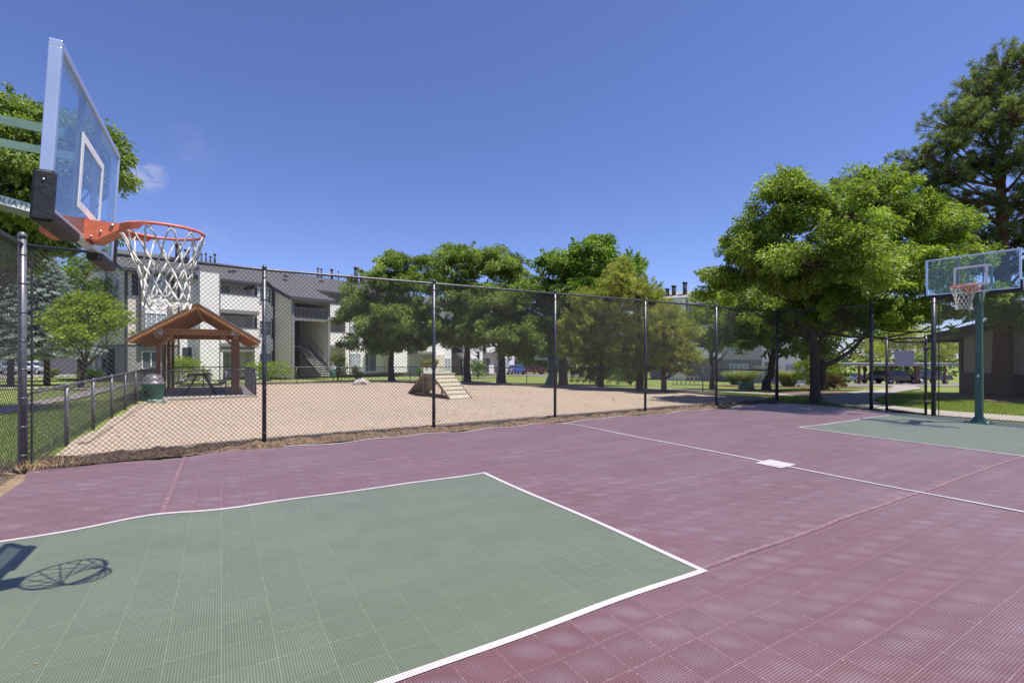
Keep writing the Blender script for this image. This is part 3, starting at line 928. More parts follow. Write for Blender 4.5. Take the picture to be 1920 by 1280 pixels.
def hoop(label, u, v, facing, rimz, poleback, tilt, group=None):
    """local frame: +x towards the court, z up, origin at the pole base; board front plane at x = bx"""
    base = uv(u, v, 0.02)
    rz = UA + (0 if facing > 0 else math.pi)
    t = thing('basketball_hoop', label, 'basketball hoop', base, rz, group)
    bx = poleback                                            # board front plane
    W = 0.80; z0 = rimz - 0.13; z1 = z0 + 0.85
    D = 0.05
    lean = lambda x, z: x + tilt * (z - z0)

    def lb(mb, x0, x1, y0, y1, za, zb):
        s = len(mb.v); mb.box(x0, x1, y0, y1, za, zb)
        mb.v[s:] = [(lean(p[0], p[2]), p[1], p[2]) for p in mb.v[s:]]
    # pole: lower sleeve, upper narrower tube, plate
    mb = MB()
    top = rimz - 0.02
    mb.bbox(-0.064, 0.064, -0.064, 0.064, 0.10, 1.22, 0.012)
    mb.loft([[(s * 0.125, q * 0.125, 0.03) for s, q in ((-1, -1), (1, -1), (1, 1), (-1, 1))], [(s * 0.065, q * 0.065, 0.16) for s, q in ((-1, -1), (1, -1), (1, 1), (-1, 1))]])
    mb.box(-0.060, 0.060, -0.060, 0.060, 1.22, 1.226)
    mb.bbox(-0.058, 0.058, -0.058, 0.058, 1.226, top, 0.012)
    pole = mb.build('pole', M['polegreen'], t)
    mb = MB(); mb.box(-0.22, 0.22, -0.22, 0.22, 0.0, 0.02); bp = mb.build('base_plate', M['polegreen'], t)
    mb = MB()
    for sx in (-1, 1):
        for sy in (-1, 1):
            mb.tube([(sx * 0.18, sy * 0.18, 0.0), (sx * 0.18, sy * 0.18, 0.07)], 0.016, 6); mb.tube([(sx * 0.18, sy * 0.18, 0.02), (sx * 0.18, sy * 0.18, 0.045)], 0.028, 6)
    mb.build('bolt', M['steel'], bp)
    mb = MB(); mb.box(0.0645, 0.0665, -0.02, 0.02, 1.06, 1.11); mb.build('sticker', M['white'], pole)
    # arms: upper pair and lower pair
    backx = bx - D - 0.002
    mb = MB()
    for y in (-0.21, 0.21):
        mb.beam((-0.02, y, top + 0.52), (lean(backx, z0 + 0.60) - 0.02, y, z0 + 0.60), 0.012, 0.05)
    mb.build('upper_arm', M['greenmetal'], t)
    mb = MB()
    xe = backx - 0.02; ze = z0 + 0.155; za0 = ze + 0.22 * (xe - 0.0)
    mb.prism([(0.0, za0), (xe, ze), (xe, ze - 0.055), (0.0, za0 - 0.06)], 'y', -0.105, 0.105)
    la = mb.build('lower_arm', M['greenmetal'], t)
    mb = MB()
    for y in (-0.1075, 0.1055):
        mb.prism([(0.30, za0 - 0.22 * 0.30 - 0.004), (0.56, za0 - 0.22 * 0.56 - 0.004), (0.56, za0 - 0.22 * 0.56 - 0.052), (0.30, za0 - 0.22 * 0.30 - 0.052)], 'y', y, y + 0.002)
    mb.build('name_plate', M['white'], la)
    mb = MB()
    mb.beam((0, -0.21, top + 0.52), (0, 0.21, top + 0.52), 0.05, 0.05)
    mb.prism([(-0.10, -0.09), (0.09, -0.09), (0.05, 0.0), (-0.06, 0.0)], 'y', -0.21, 0.21)
    mb.v[-8:] = [(p[0], p[1], p[2] + top + 0.05) for p in mb.v[-8:]]
    mb.beam((-0.03, -0.2, top - 0.02), (-0.03, -0.2, top + 0.54), 0.05, 0.014)
    mb.beam((-0.03, 0.2, top - 0.02), (-0.03, 0.2, top + 0.54), 0.05, 0.014)
    mb.build('pivot_bracket', M['greenmetal'], t)
    # height adjuster behind
    mb = MB(); mb.beam((-0.09, 0.0, top - 0.45), (-0.32, 0.0, top - 0.02), 0.035, 0.05)
    mb.beam((0.075, 0.05, top - 0.30), (0.17, 0.05, top - 0.12), 0.03, 0.05); mb.build('height_adjuster', M['greenmetal'], t)
    # board frame
    mb = MB()
    fw = 0.035
    lb(mb, bx - D, bx, -W, -W + fw, z0 + fw, z1 - fw); lb(mb, bx - D, bx, W - fw, W, z0 + fw, z1 - fw)
    lb(mb, bx - D, bx, -W, W, z0, z0 + fw); lb(mb, bx - D, bx, -W, W, z1 - fw, z1)
    frame = mb.build('backboard_frame', M['alu'], t, bevel=0.003)
    mb = MB()
    for y in (-0.21, 0.21):
        lb(mb, bx - D + 0.002, bx - 0.018, y - 0.012, y + 0.012, z0 + fw, z1 - fw)
    mb.build('frame_strut', M['trim'], frame)
    mb = MB(); lb(mb, bx - 0.014, bx - 0.006, -W + fw, W - fw, z0 + fw, z1 - fw); glass = mb.build('backboard_glass', M['glass'], t)
    # white target square and border, on the front of the glass
    mb = MB(); q = 0.0035
    bw = 0.045
    ya = 0.29; za = z0 + 0.16; zb_ = za + 0.44
    lb(mb, bx - 0.006, bx - 0.006 + q, -ya, -ya + bw, za, zb_); lb(mb, bx - 0.006, bx - 0.006 + q, ya - bw, ya, za, zb_)
    lb(mb, bx - 0.006, bx - 0.006 + q, -ya + bw, ya - bw, zb_ - bw, zb_); lb(mb, bx - 0.006, bx - 0.006 + q, -ya + bw, ya - bw, za, za + bw)
    mb.build('target_square', M['white'], glass)
    mb = MB(); yy = 0.60 * facing
    lb(mb, bx - 0.006, bx - 0.003, yy - 0.075, yy + 0.075, z0 + 0.07, z0 + 0.11)
    lb(mb, bx - 0.006, bx - 0.003, yy - 0.03, yy + 0.07, z0 + 0.11, z0 + 0.125)
    mb.build('maker_sticker', M['palegreen'], glass)
    mb = MB(); s0 = len(mb.v); mb.tube([(0, 0, 0), (0.002, 0, 0)], 0.014, 12)
    mb.v[s0:] = [(p[0] + lean(bx - 0.003, z0 + 0.1), p[1] + yy - 0.035, p[2] + z0 + 0.095) for p in mb.v[s0:]]
    mb.build('sticker_dot', M['orange'], glass)
    # black pads on the two lower corners
    for sg in (-1, 1):
        mb = MB(); th = 0.018
        def pb(x0, x1, y0, y1, za_, zb2):
            s = len(mb.v); ys_ = sorted((sg * y0, sg * y1)); mb.bbox(x0, x1, ys_[0], ys_[1], za_, zb2, 0.012)
            mb.v[s:] = [(lean(p[0], p[2]), p[1], p[2]) for p in mb.v[s:]]
        pb(bx - D - th, bx + th, 0.30, W + th, z0 - 0.05, z0 + 0.012)
        pb(bx - D - th, bx + th, W - 0.012, W + th + 0.004, z0 - 0.048, z0 + 0.20)
        pad = mb.build('corner_pad', M['pad_black'], t)
        mb = MB()
        for zz in (z0 + 0.15,):
            mb.tube([(lean(bx - D / 2, zz), sg * (W + th + 0.001), zz), (lean(bx - D / 2, zz), sg * (W + th + 0.008), zz)], 0.005, 8)
        mb.build('bolt', M['steel'], pad)
    # rim
    rr = 0.2286; rc = bx + 0.155 + rr
    mb = MB()
    mb.tube([(rc + rr * math.cos(a), rr * math.sin(a), rimz) for a in np.linspace(0, 2 * math.pi, 61)], 0.0095, 10, False)
    rim = mb.build('rim', M['orange'], t)
    # stiffening band under the rear half of the ring
    mb = MB(); rings = []
    for a in np.linspace(math.radians(105), math.radians(255), 24):
        ca, sa = math.cos(a), math.sin(a); hh = 0.042 * min(1, (abs(abs(math.degrees(a)) - 180) < 66) * 1.0 + 0.35)
        rings.append([(rc + (rr + 0.010) * ca, (rr + 0.010) * sa, rimz - 0.002), (rc + (rr + 0.004) * ca, (rr + 0.004) * sa, rimz - 0.002), (rc + (rr + 0.004) * ca, (rr + 0.004) * sa, rimz - hh), (rc + (rr + 0.010) * ca, (rr + 0.010) * sa, rimz - hh)])
    mb.loft(rings, True, False); mb.build('rim_band', M['orange'], rim)
    # bracket: back plate, neck box with sloping underside
    mb = MB()
    mb.box(bx - 0.005, bx + 0.006, -0.10, 0.10, rimz - 0.115, rimz + 0.012)
    for y in (-0.092, 0.092):
        mb.prism([(bx + 0.006, rimz - 0.11), (bx + 0.055, rimz - 0.115), (bx + 0.15, rimz - 0.045), (bx + 0.165, rimz - 0.04), (bx + 0.165, rimz + 0.002), (bx + 0.006, rimz + 0.008)], 'y', y - 0.003, y + 0.003)
    mb.prism([(bx + 0.007, rimz + 0.002), (bx + 0.007, rimz + 0.007), (bx + 0.17, rimz + 0.004), (bx + 0.17, rimz - 0.001)], 'y', -0.0885, 0.0885)
    mb.prism([(bx + 0.02, rimz - 0.112), (bx + 0.055, rimz - 0.112), (bx + 0.15, rimz - 0.043), (bx + 0.15, rimz - 0.038), (bx + 0.055, rimz - 0.107), (bx + 0.02, rimz - 0.107)], 'y', -0.0885, 0.0885)
    mb.box(bx - 0.20, bx - D - 0.004, -0.12, 0.12, rimz - 0.10, rimz + 0.01)
    br = mb.build('rim_bracket', M['orange'], t)
    mb = MB()
    for y in (-0.0952, 0.0952):
        for (x, z, r_) in ((bx + 0.03, -0.095, 0.006), (bx + 0.075, -0.06, 0.006), (bx + 0.13, -0.015, 0.010)):
            mb.tube([(x, y, rimz + z), (x, y + (0.008 if y > 0 else -0.008), rimz + z)], r_, 8)
    mb.build('bolt', M['steel'], br)
    # net hooks
    mb = MB(); NL = 12
    for k in range(NL):
        a = 2 * math.pi * (k + 0.5) / NL
        c = (rc + rr * math.cos(a), rr * math.sin(a))
        ta = Vector((-math.sin(a), math.cos(a), 0)) * 0.016
        mb.tube([Vector((c[0], c[1], rimz - 0.006)) + ta, Vector((c[0], c[1], rimz - 0.024)) + ta * 0.7, Vector((c[0], c[1], rimz - 0.030)), Vector((c[0], c[1], rimz - 0.024)) - ta * 0.7, Vector((c[0], c[1], rimz - 0.006)) - ta], 0.0028, 5)
    mb.build('net_hook', M['orange'], rim)
    # net: loops then diamonds that tighten towards the bottom
    rnd = random.Random(3 if facing > 0 else 5)
    levels = [(0.0, 1.0, 0.0), (0.15, 0.80, 0), (0.235, 0.66, 0), (0.315, 0.58, 0), (0.39, 0.56, 0), (0.45, 0.57, 0)]

    def node(k, lv):
        """node k (may be half) on level lv"""
        z, rf, _ = levels[lv]
        a = 2 * math.pi * k / NL
        j = rnd.random
        h = math.sin(k * 7.3 + lv * 3.1) * 0.5 + math.sin(k * 2.9 + lv * 5.7) * 0.5
        r_ = rr * rf * (1 + 0.05 * h * (lv > 0))
        cx = rc + 0.02 * (z / 0.45) * facing
        return Vector((cx + r_ * math.cos(a), r_ * math.sin(a) - 0.008 * (z / 0.45), rimz - 0.018 - z - 0.012 * h * (lv > 1)))
    mb = MB()
    for k in range(NL):
        # loop over the hook k+.5: comes from node k at level 1 and goes to node k+1
        a_ = node(k, 1); b_ = node(k + 1, 1); tp = node(k + 0.5, 0)
        ang = 2 * math.pi * (k + 0.5) / NL; tx = Vector((-math.sin(ang), math.cos(ang), 0))
        pts_ = [a_, a_.lerp(tp, 0.35) + Vector((0, 0, 0.0)) - tx * 0.010, a_.lerp(tp, 0.72) - tx * 0.010, tp - tx * 0.020 + Vector((0, 0, -0.028)), tp - tx * 0.012 + Vector((0, 0, -0.008)), tp + Vector((0, 0, -0.003)), tp + tx * 0.012 + Vector((0, 0, -0.008)), tp + tx * 0.020 + Vector((0, 0, -0.028)), b_.lerp(tp, 0.72) + tx * 0.010, b_.lerp(tp, 0.35) + tx * 0.010, b_]
        mb.tube(pts_, 0.0054, 6)
    for lv in range(1, 5):
        for k in range(NL):
            off = 0.0 if lv % 2 == 1 else 0.5
            c0 = node(k + off, lv)
            for s in (-0.5, 0.5):
                c1_ = node(k + off + s, lv + 1)
                mid = c0.lerp(c1_, 0.5); ctr = Vector((rc, 0, mid.z)); out = (mid - ctr).normalized()
                mb.tube([c0, mid + out * 0.003 + Vector((0, 0, -0.004)), c1_], 0.0054, 6)
            # knot
            mb.tube([c0 + Vector((0, 0, 0.008)), c0, c0 + Vector((0, 0, -0.008))], [0.006, 0.0078, 0.006], 6)
    for k in range(NL):   # hanging bottom loops
        c0 = node(k + 0.0, 5); c1_ = node(k + 1.0, 5); m_ = c0.lerp(c1_, 0.5) + Vector((0, 0, -0.04 - 0.012 * rnd.random()))
        mb.tube([c0, c0.lerp(m_, 0.6) + Vector((0, 0, -0.012)), m_, c1_.lerp(m_, 0.6) + Vector((0, 0, -0.012)), c1_], 0.006, 6)
    c0 = node(3, 5); mb.tube([c0, c0 + Vector((0.01, 0, -0.04)), c0 + Vector((0.015, 0.0, -0.085))], [0.006, 0.007, 0.010], 6)
    mb.build('net', M['net'], t)
    return t, la, top, z0, backx


t, la, top, z0, backx = hoop('near basketball hoop at left with lowered glass backboard, orange rim and white cord net', -1.50, 3.97, 1, 2.385, 0.785, 0.054, 'basketball hoops')
# the maker's name on the side of the lower arm, readable from the court side
sl = math.atan(0.22)
za0 = z0 + 0.155 + 0.22 * (backx - 0.02)
mt = Matrix.Translation((0.455, -0.1078, za0 - 0.22 * 0.455 - 0.029)) @ Matrix.Rotation(sl, 4, 'Y') @ Matrix.Rotation(R(90), 4, 'X')
text_mesh('GOLIATH', 0.047, 0.0006, 'lettering', M['greenmetal'], la, mt)
hoop('far basketball hoop on a square green pole in front of the ash tree and gate', 14.85, 3.93, -1, 3.08, 0.555, 0.0, 'basketball hoops')

# ------------------------------------------------------------------ pavilion
pb_ = uv(-0.73, 21.3)
pv = thing('picnic_pavilion', 'stained cedar picnic pavilion with open gable roof in the corner of the sand yard', 'pavilion', pb_, UA)
# local x = u, y = v
HW = 1.2
for sx in (-1, 1):
    for k in range(4):
        mb = MB(); w = 0.06 if sx < 0 or k else 0.125
        mb.bbox(sx * HW - w, sx * HW + w, k * 2 - w, k * 2 + w, 0.08, 2.32, 0.01)
        mb.build('post', M['darkwood'], pv)
mb = MB()
for y in (-0.02, 6.02):
    mb.box(-HW - 0.16, HW + 0.16, y - 0.07, y + 0.07, 2.321, 2.54)
mb.build('cross_beam', M['cedar'], pv, bevel=0.008)
mb = MB()
for x in (-HW, HW): mb.box(x - 0.07, x + 0.07, -0.5, 6.5, 2.18, 2.318)
mb.build('side_beam', M['cedar'], pv, bevel=0.008)
RWH = 1.98; RZ = 3.36; EZ = 2.06
mb = MB()
sl_ = (RZ - EZ) / RWH
for sx in (-1, 1):
    pr = [(0, RZ), (sx * RWH, EZ), (sx * RWH, EZ + 0.05), (0, RZ + 0.05)]
    if sx > 0: pr = pr[::-1]
    mb.prism(pr, 'y', -0.75, 6.6)
mb.build('roof_boards', M['cedar2'], pv)
mb = MB()
for sx in (-1, 1):
    pr = [(sx * 0.0, RZ + 0.052), (sx * (RWH + 0.04), EZ + 0.026), (sx * (RWH + 0.04), EZ + 0.066), (sx * 0.0, RZ + 0.095)]
    if sx > 0: pr = pr[::-1]
    mb.prism(pr, 'y', -0.80, 6.65)
mb.build('roof_covering', mat('roof_felt', (0.16, 0.16, 0.18), 0.85, 0.15, 20), pv)
mb = MB()
for k in range(11):
    y = -0.72 + k * 0.725
    for sx in (-1, 1):
        mb.beam((0.0, y, RZ - 0.07), (sx * RWH * 0.98, y, EZ - 0.045), 0.05, 0.12)
mb.build('rafter', M['cedar'], pv)
mb = MB()
for sx in (-1, 1):
    s = len(mb.v)
    mb.beam((0.0, -0.765, RZ - 0.02), (sx * RWH, -0.765, EZ - 0.01), 0.03, 0.15)
mb.build('barge_board', M['cedar'], pv)
mb = MB(); mb.box(-0.04, 0.04, -0.7, 6.5, RZ - 0.16, RZ - 0.01)
mb.build('ridge_beam', M['cedar'], pv)
mb = MB()
for sx in (-1, 1):
    mb.beam((sx * (HW - 0.1), 0, 1.95), (sx * (HW - 0.42), 0, 2.30), 0.09, 0.1)
    mb.beam((sx * HW, 0.1, 1.95), (sx * HW, 0.45, 2.18), 0.09, 0.1)
mb.build('knee_brace', M['cedar'], pv)
mb = MB()
for sx in (-1, 1): mb.box(sx * HW - 0.135, sx * HW + 0.135, -0.098, -0.093, 2.30, 2.55)
mb.build('joint_plate', M['steel'], pv)

# green bin with dome lid
p = uv(-1.93, 19.75)
b = thing('litter_bin', 'green litter bin with a grey dome lid beside the pavilion', 'bin', (p.x, p.y, 0.03))
mb = MB(); mb.lathe([(0.255, 0), (0.262, 0.02), (0.315, 0.55), (0.325, 0.57), (0.325, 0.60), (0.30, 0.60)], 28); mb.build('body', M['bin'], b)
mb = MB(); mb.lathe([(0.345, 0.585), (0.35, 0.60), (0.35, 0.64), (0.30, 0.66), (0.285, 0.74), (0.24, 0.84), (0.16, 0.905), (0.05, 0.93)], 28); mb.build('lid', M['binlid'], b)
mb = MB(); s = len(mb.v); mb.lathe([(0.12, 0), (0.12, 0.012), (0.10, 0.016)], 20)
mb.xf(Matrix.Translation((0.03, -0.297, 0.30)) @ Matrix.Rotation(R(85), 4, 'X')); mb.build('emblem', M['dark'], b)

# picnic table
p = uv(-0.7, 22.6)
b = thing('picnic_table', 'green and black metal picnic table under the pavilion roof', 'picnic table', (p.x, p.y, 0.075), UA)
mb = MB(); mb.bbox(-0.38, 0.38, -0.9, 0.9, 0.72, 0.76, 0.008); mb.build('table_top', M['dark'], b)
for sx in (-1, 1):
    mb = MB(); mb.bbox(sx * 0.72 - 0.13, sx * 0.72 + 0.13, -0.9, 0.9, 0.42, 0.455, 0.008); mb.build('seat', M['bin'], b)
mb = MB()
for y in (-0.6, 0.6):
    mb.tube([(-0.72, y, 0.42), (-0.72, y, 0.33), (0.72, y, 0.33), (0.72, y, 0.42)], 0.025, 8)
    mb.tube([(-0.5, y, 0), (-0.12, y, 0.72)], 0.025, 8); mb.tube([(0.5, y, 0), (0.12, y, 0.72)], 0.025, 8)
mb.build('leg_frame', M['rail'], b)

# dog ramp
c = Vector((-2.82, 18.4, 0.03)); ang = math.atan2(-0.8, 0.6)
b = thing('dog_ramp', 'weathered wooden dog agility platform with two slatted ramps standing on the sand', 'ramp', c, ang)
hw = 0.42; tz = 0.82; pl = 0.42; fl_ = 1.68
mb = MB(); mb.box(-pl - 0.03, pl + 0.03, -hw - 0.09, hw + 0.09, tz, tz + 0.05); mb.build('platform', M['oldwood'], b, bevel=0.006)
mb = MB(); mb.box(-pl, pl, -hw - 0.06, -hw - 0.02, tz - 0.10, tz - 0.002); mb.box(-pl, pl, hw + 0.02, hw + 0.06, tz - 0.10, tz - 0.002)
mb.box(-pl - 0.0, -pl + 0.04, -hw - 0.02, hw + 0.02, tz - 0.10, tz - 0.002); mb.box(pl - 0.04, pl, -hw - 0.02, hw + 0.02, tz - 0.10, tz - 0.002); mb.build('apron', M['ply'], b)
for sg in (1, -1):
    A = Vector((sg * (pl - 0.02), 0, tz - 0.01)); B = Vector((sg * fl_, 0, 0.015))
    mb = MB(); d = (B - A); mb.beam(A, B, 2 * hw, 0.022); rp_ = mb.build('ramp', M['oldwood'], b)
    mb = MB()
    nn = Vector((-(B - A).z, 0, (B - A).x)).normalized() * (1 if sg > 0 else -1)
    for k in range(1, 6):
        q = A.lerp(B, k / 6.0) + nn * 0.022
        mb.beam(q - Vector((0, hw, 0)), q + Vector((0, hw, 0)), 0.035, 0.02, nn)
    mb.build('cleat', M['ply'], rp_)
    mb = MB()
    for y in (-hw - 0.02, hw + 0.02):
        mb.beam(A + Vector((0, y, -0.03)), B + Vector((0, y, 0.0)), 0.035, 0.09)
    mb.build('side_rail', M['ply'], rp_)
mb = MB()
for x in (-pl + 0.06, pl - 0.06):
    for y in (-hw + 0.03, hw - 0.03): mb.box(x - 0.045, x + 0.045, y - 0.045, y + 0.045, 0, tz - 0.11)
mb.build('leg', M['ply'], b)


def boulder(name, label, loc, r, seed):
    rn = random.Random(seed); import bmesh
    bm = bmesh.new(); bmesh.ops.create_icosphere(bm, subdivisions=3, radius=1)
    from mathutils import noise
    for v in bm.verts:
        k = 1 + 0.35 * noise.noise(v.co * 1.3 + Vector((seed, 0, 0))) + 0.1 * noise.noise(v.co * 4)
        v.co = Vector((v.co.x * r[0] * k, v.co.y * r[1] * k, max(-0.25 * r[2], v.co.z * r[2] * k)))
    me = bpy.data.meshes.new(name); bm.to_mesh(me); bm.free(); me.materials.append(M['rock'])
    o = bpy.data.objects.new(name, me); COL.objects.link(o); o.location = loc
    return tag(o, label, 'boulder')


p = at(677, 27.6); boulder('boulder', 'rounded grey boulder on the sand by the far low fence', (p.x, p.y, p.z + 0.1), (0.45, 0.32, 0.28), 4)

# ------------------------------------------------------------------ buildings
def window(root, x0, x1, z0, z1, y, mull=1, bars=False, pane='blind', side=0, trimw=0.05):
    """window in the plane y (outward is -y); side=1: in the plane x (outward is -x)"""
    def bx(mb, a0, a1, d0, d1, b0, b1):
        if side == 0: mb.box(a0, a1, y - d1, y - d0, b0, b1)
        else: mb.box(y - d1, y - d0, a0, a1, b0, b1)
    mb = MB(); w = trimw
    bx(mb, x0 - w, x0, 0.0, 0.05, z0 - w, z1 + w); bx(mb, x1, x1 + w, 0.0, 0.05, z0 - w, z1 + w)
    bx(mb, x0, x1, 0.0, 0.05, z1, z1 + w); bx(mb, x0, x1, 0.0, 0.06, z0 - w, z0)
    for k in range(1, mull + 1):
        xm = x0 + (x1 - x0) * k / (mull + 1); bx(mb, xm - 0.03, xm + 0.03, 0.0, 0.045, z0, z1)
    if bars:
        n = mull + 1
        for k in range(n):
            xa = x0 + (x1 - x0) * k / n; xb = x0 + (x1 - x0) * (k + 1) / n
            xm = (xa + xb) / 2; bx(mb, xm - 0.013, xm + 0.013, 0.012, 0.035, z0, z1)
        zm = (z0 + z1) / 2; bx(mb, x0, x1, 0.013, 0.034, zm - 0.013, zm + 0.013)
    wob = mb.build('window', M['white'], root)
    mb = MB(); bx(mb, x0, x1, 0.004, 0.012, z0, z1); mb.build('pane', M[pane], wob)
    return wob


def gable_profile(y0, DEP, EAVE, pitch):
    rid = DEP / 2
    return [(y0, 0), (y0, EAVE + pitch * max(0, y0)), (rid, EAVE + pitch * rid), (DEP, EAVE), (DEP, 0)]


def flue(root, x, y, z0, hs, name='flue'):
    mb = MB()
    for i, (dx, h, r) in enumerate(hs):
        mb.tube([(x + dx, y, z0), (x + dx, y, z0 + h)], r, 12)
        mb.tube([(x + dx, y, z0 + h), (x + dx, y, z0 + h + 0.03), (x + dx, y, z0 + h + 0.12)], [r * 1.5, r * 1.5, r * 1.2], 12)
    mb.build(name, M['fascia'], root)


def roof_prism(mb, x0, x1, DEP, EAVE, pitch, oh=0.45, th=0.14):
    rid = DEP / 2
    a = [(-oh, EAVE - pitch * oh + 0.01), (rid, EAVE + pitch * rid + 0.01), (DEP + oh, EAVE - pitch * oh + 0.01)]
    b = [(q[0], q[1] + th) for q in a]
    mb.prism([a[0], a[1], b[1], b[0]], 'x', x0, x1)
    mb.prism([a[1], a[2], b[2], b[1]], 'x', x0, x1)


# ---- apartment block A: left, facade runs back to the right
PIT = 0.38; DEP = 10.5; EV = 7.85
A = thing('apartment_building', 'three storey pale apartment block with balconies and an open stair tower behind the pavilion', 'building', (-26.4, 33.0, -0.3), math.atan2(0.804, 0.594))
mb = MB(); P0 = gable_profile(0, DEP, EV, PIT); P1 = gable_profile(1.3, DEP, EV, PIT)
mb.prism(P0, 'x', 3.1, 5.53); mb.prism(P1, 'x', 5.531, 8.47); mb.prism(P0, 'x', 8.471, 9.94); mb.prism(P1, 'x', 9.941, 17.2); mb.prism(P0, 'x', 17.201, 19.5); mb.prism(P1, 'x', 19.501, 22.8); mb.prism(P0, 'x', 22.801, 25)
mb.build('wall', M['sidewhite'], A)
mb = MB(); P0b = [(0, 2.55)] + P0[1:-1] + [(DEP, 2.55)]
mb.prism(P0b, 'x', 0, 3.1); mb.build('corner_wall', M['sidetan'], A)
mb = MB(); mb.box(-0.03, 3.12, -0.03, DEP, 0, 2.549); mb.build('brick_base', M['brick'], A)
# roofs
mb = MB(); roof_prism(mb, -0.35, 25.3, DEP, EV, PIT, 0.5)
# catslide over the stair tower
y0 = -3.7; mb.prism([(y0, EV + PIT * y0 + 0.012), (-0.5, EV - PIT * 0.5 + 0.012), (-0.5, EV - PIT * 0.5 + 0.152), (y0, EV + PIT * y0 + 0.152)], 'x', 9.6, 13.7)
mb.build('roof', M['shingle'], A)
mb = MB()
mb.box(-0.35, 9.59, -0.56, -0.505, EV - PIT * 0.5 - 0.12, EV - PIT * 0.5 + 0.16); mb.box(13.71, 25.3, -0.56, -0.505, EV - PIT * 0.5 - 0.12, EV - PIT * 0.5 + 0.16)
mb.box(9.6, 13.7, -3.76, -3.705, EV - PIT * 3.7 - 0.12, EV - PIT * 3.7 + 0.16)
for sx in (-0.35, 9.6, 13.70):
    ya, yb = (-0.5, DEP / 2) if sx < 0 else (-3.7, -0.5)
    mb.prism([(ya, EV + PIT * ya - 0.16), (yb, EV + PIT * yb - 0.16), (yb, EV + PIT * yb + 0.15), (ya, EV + PIT * ya + 0.15)], 'x', sx - 0.05, sx - 0.002)
ya, yb = DEP / 2, DEP + 0.5
mb.prism([(ya, EV + PIT * DEP / 2 - 0.16), (yb, EV - PIT * 0.5 - 0.16), (yb, EV - PIT * 0.5 + 0.15), (ya, EV + PIT * DEP / 2 + 0.15)], 'x', -0.40, -0.352)
mb.build('fascia', M['fascia'], A)
# corner trims
mb = MB()
for x in (-0.05, 3.05): mb.box(x, x + 0.12, -0.06, -0.031, 0, 7.6)
mb.box(-0.06, 3.2, -0.05, -0.031, 2.5, 2.62); mb.box(-0.06, -0.031, -0.06, DEP, 2.5, 2.62)
mb.box(-0.07, -0.035, 0.0, 0.13, 0, 7.8); mb.box(-0.07, -0.035, 4.3, 4.42, 0, 9.3)
mb.box(-0.075, -0.03, 5.2, 5.4, 0, 2.9)
mb.build('corner_trim', M['fascia'], A)
# white bay with grey surround
mb = MB(); mb.box(0.95, 2.25, -0.40, -0.04, 2.9, 7.35); mb.build('bay', M['sidewhite'], A)
mb = MB(); mb.box(0.72, 0.945, -0.45, -0.04, 2.6, 7.5); mb.box(2.255, 2.48, -0.45, -0.04, 2.6, 7.5); mb.box(0.945, 2.255, -0.45, -0.04, 2.6, 2.89); mb.box(0.945, 2.255, -0.45, -0.04, 7.36, 7.5); mb.build('bay_surround', M['trim'], A)
window(A, 1.02, 2.18, 3.5, 4.8, -0.40, 1, True); window(A, 1.02, 2.18, 6.1, 7.2, -0.40, 1, False, 'pane')
window(A, 0.9, 1.9, 0.95, 2.1, -0.03, 1, False, 'pane')
mb = MB(); mb.box(0.30, 0.66, -0.05, -0.002, 6.0, 7.5); mb.box(2.55, 2.85, -0.05, -0.002, 6.0, 7.5); mb.build('shutter', M['shutter'], A)
mb = MB(); mb.box(3.35, 3.95, -0.05, -0.002, 0.75, 2.45); mb.build('door', M['shutter'], A)
# chimney chase
mb = MB(); mb.box(4.15, 5.50, -0.95, -0.002, 0, 8.25); mb.build('chimney_chase', M['sidewhite'], A)
mb = MB(); mb.box(4.09, 5.56, -1.01, 0.9, 8.251, 8.42); mb.box(4.10, 4.148, -1.0, -0.94, 0, 8.25); mb.box(5.502, 5.55, -1.0, -0.94, 0, 8.25); mb.build('chase_cap', M['trim'], A)


def balcony(root, x0, x1, z, out=0.95, grey=False, hgt=1.15):
    mb = MB(); mb.box(x0, x1, -out, -out + 0.08, z + 0.12, z + 0.12 + hgt); mb.box(x1 - 0.08, x1, -out + 0.081, 1.29, z + 0.12, z + 0.12 + hgt); b = mb.build('balcony', M['sidewhite'], root)
    mb = MB(); mb.box(x0 - 0.02, x1 + 0.03, -out - 0.03, 1.29, z - 0.16, z + 0.119); mb.box(x0, x1 + 0.02, -out - 0.02, -out + 0.1, z + 0.121 + hgt, z + 0.18 + hgt); mb.build('balcony_edge', M['trim'], b)
    return b


for z in (2.7, 5.3): balcony(A, 5.58, 8.45, z)
for z in (5.3, 2.7): balcony(A, 13.75, 17.15, z, 0.9)
for z in (5.3, 2.7): balcony(A, 19.55, 22.75, z, 0.9)
for z in (0.0, 2.7, 5.4):
    window(A, 5.75, 7.2, z + (0.95 if z == 0 else 0.25), z + 2.05, 1.3, 1, False, 'blind' if z else 'blind')
    window(A, 14.6, 16.2, z + 0.1, z + 2.05, 1.3, 1, False, 'pane'); window(A, 20, 21.8, z + 0.2, z + 2.05, 1.3, 1, False, 'pane')
    if z: window(A, 17.7, 18.9, z + 0.9, z + 2.0, 0.0, 1, True)
window(A, 17.7, 18.9, 0.85, 2.0, 0, 1, True)
mb = MB(); mb.box(5.6, 8.4, -0.9, 0.2, 2.15, 2.5); mb.build('patio_beam', M['trim'], A)
mb = MB(); mb.box(8.15, 8.45, -0.95, -0.65, 0, 2.5); mb.box(5.58, 5.75, -0.95, -0.65, 0, 2.1); mb.build('patio_column', M['sidewhite'], A)
for px in (14.4, 16.9): pass
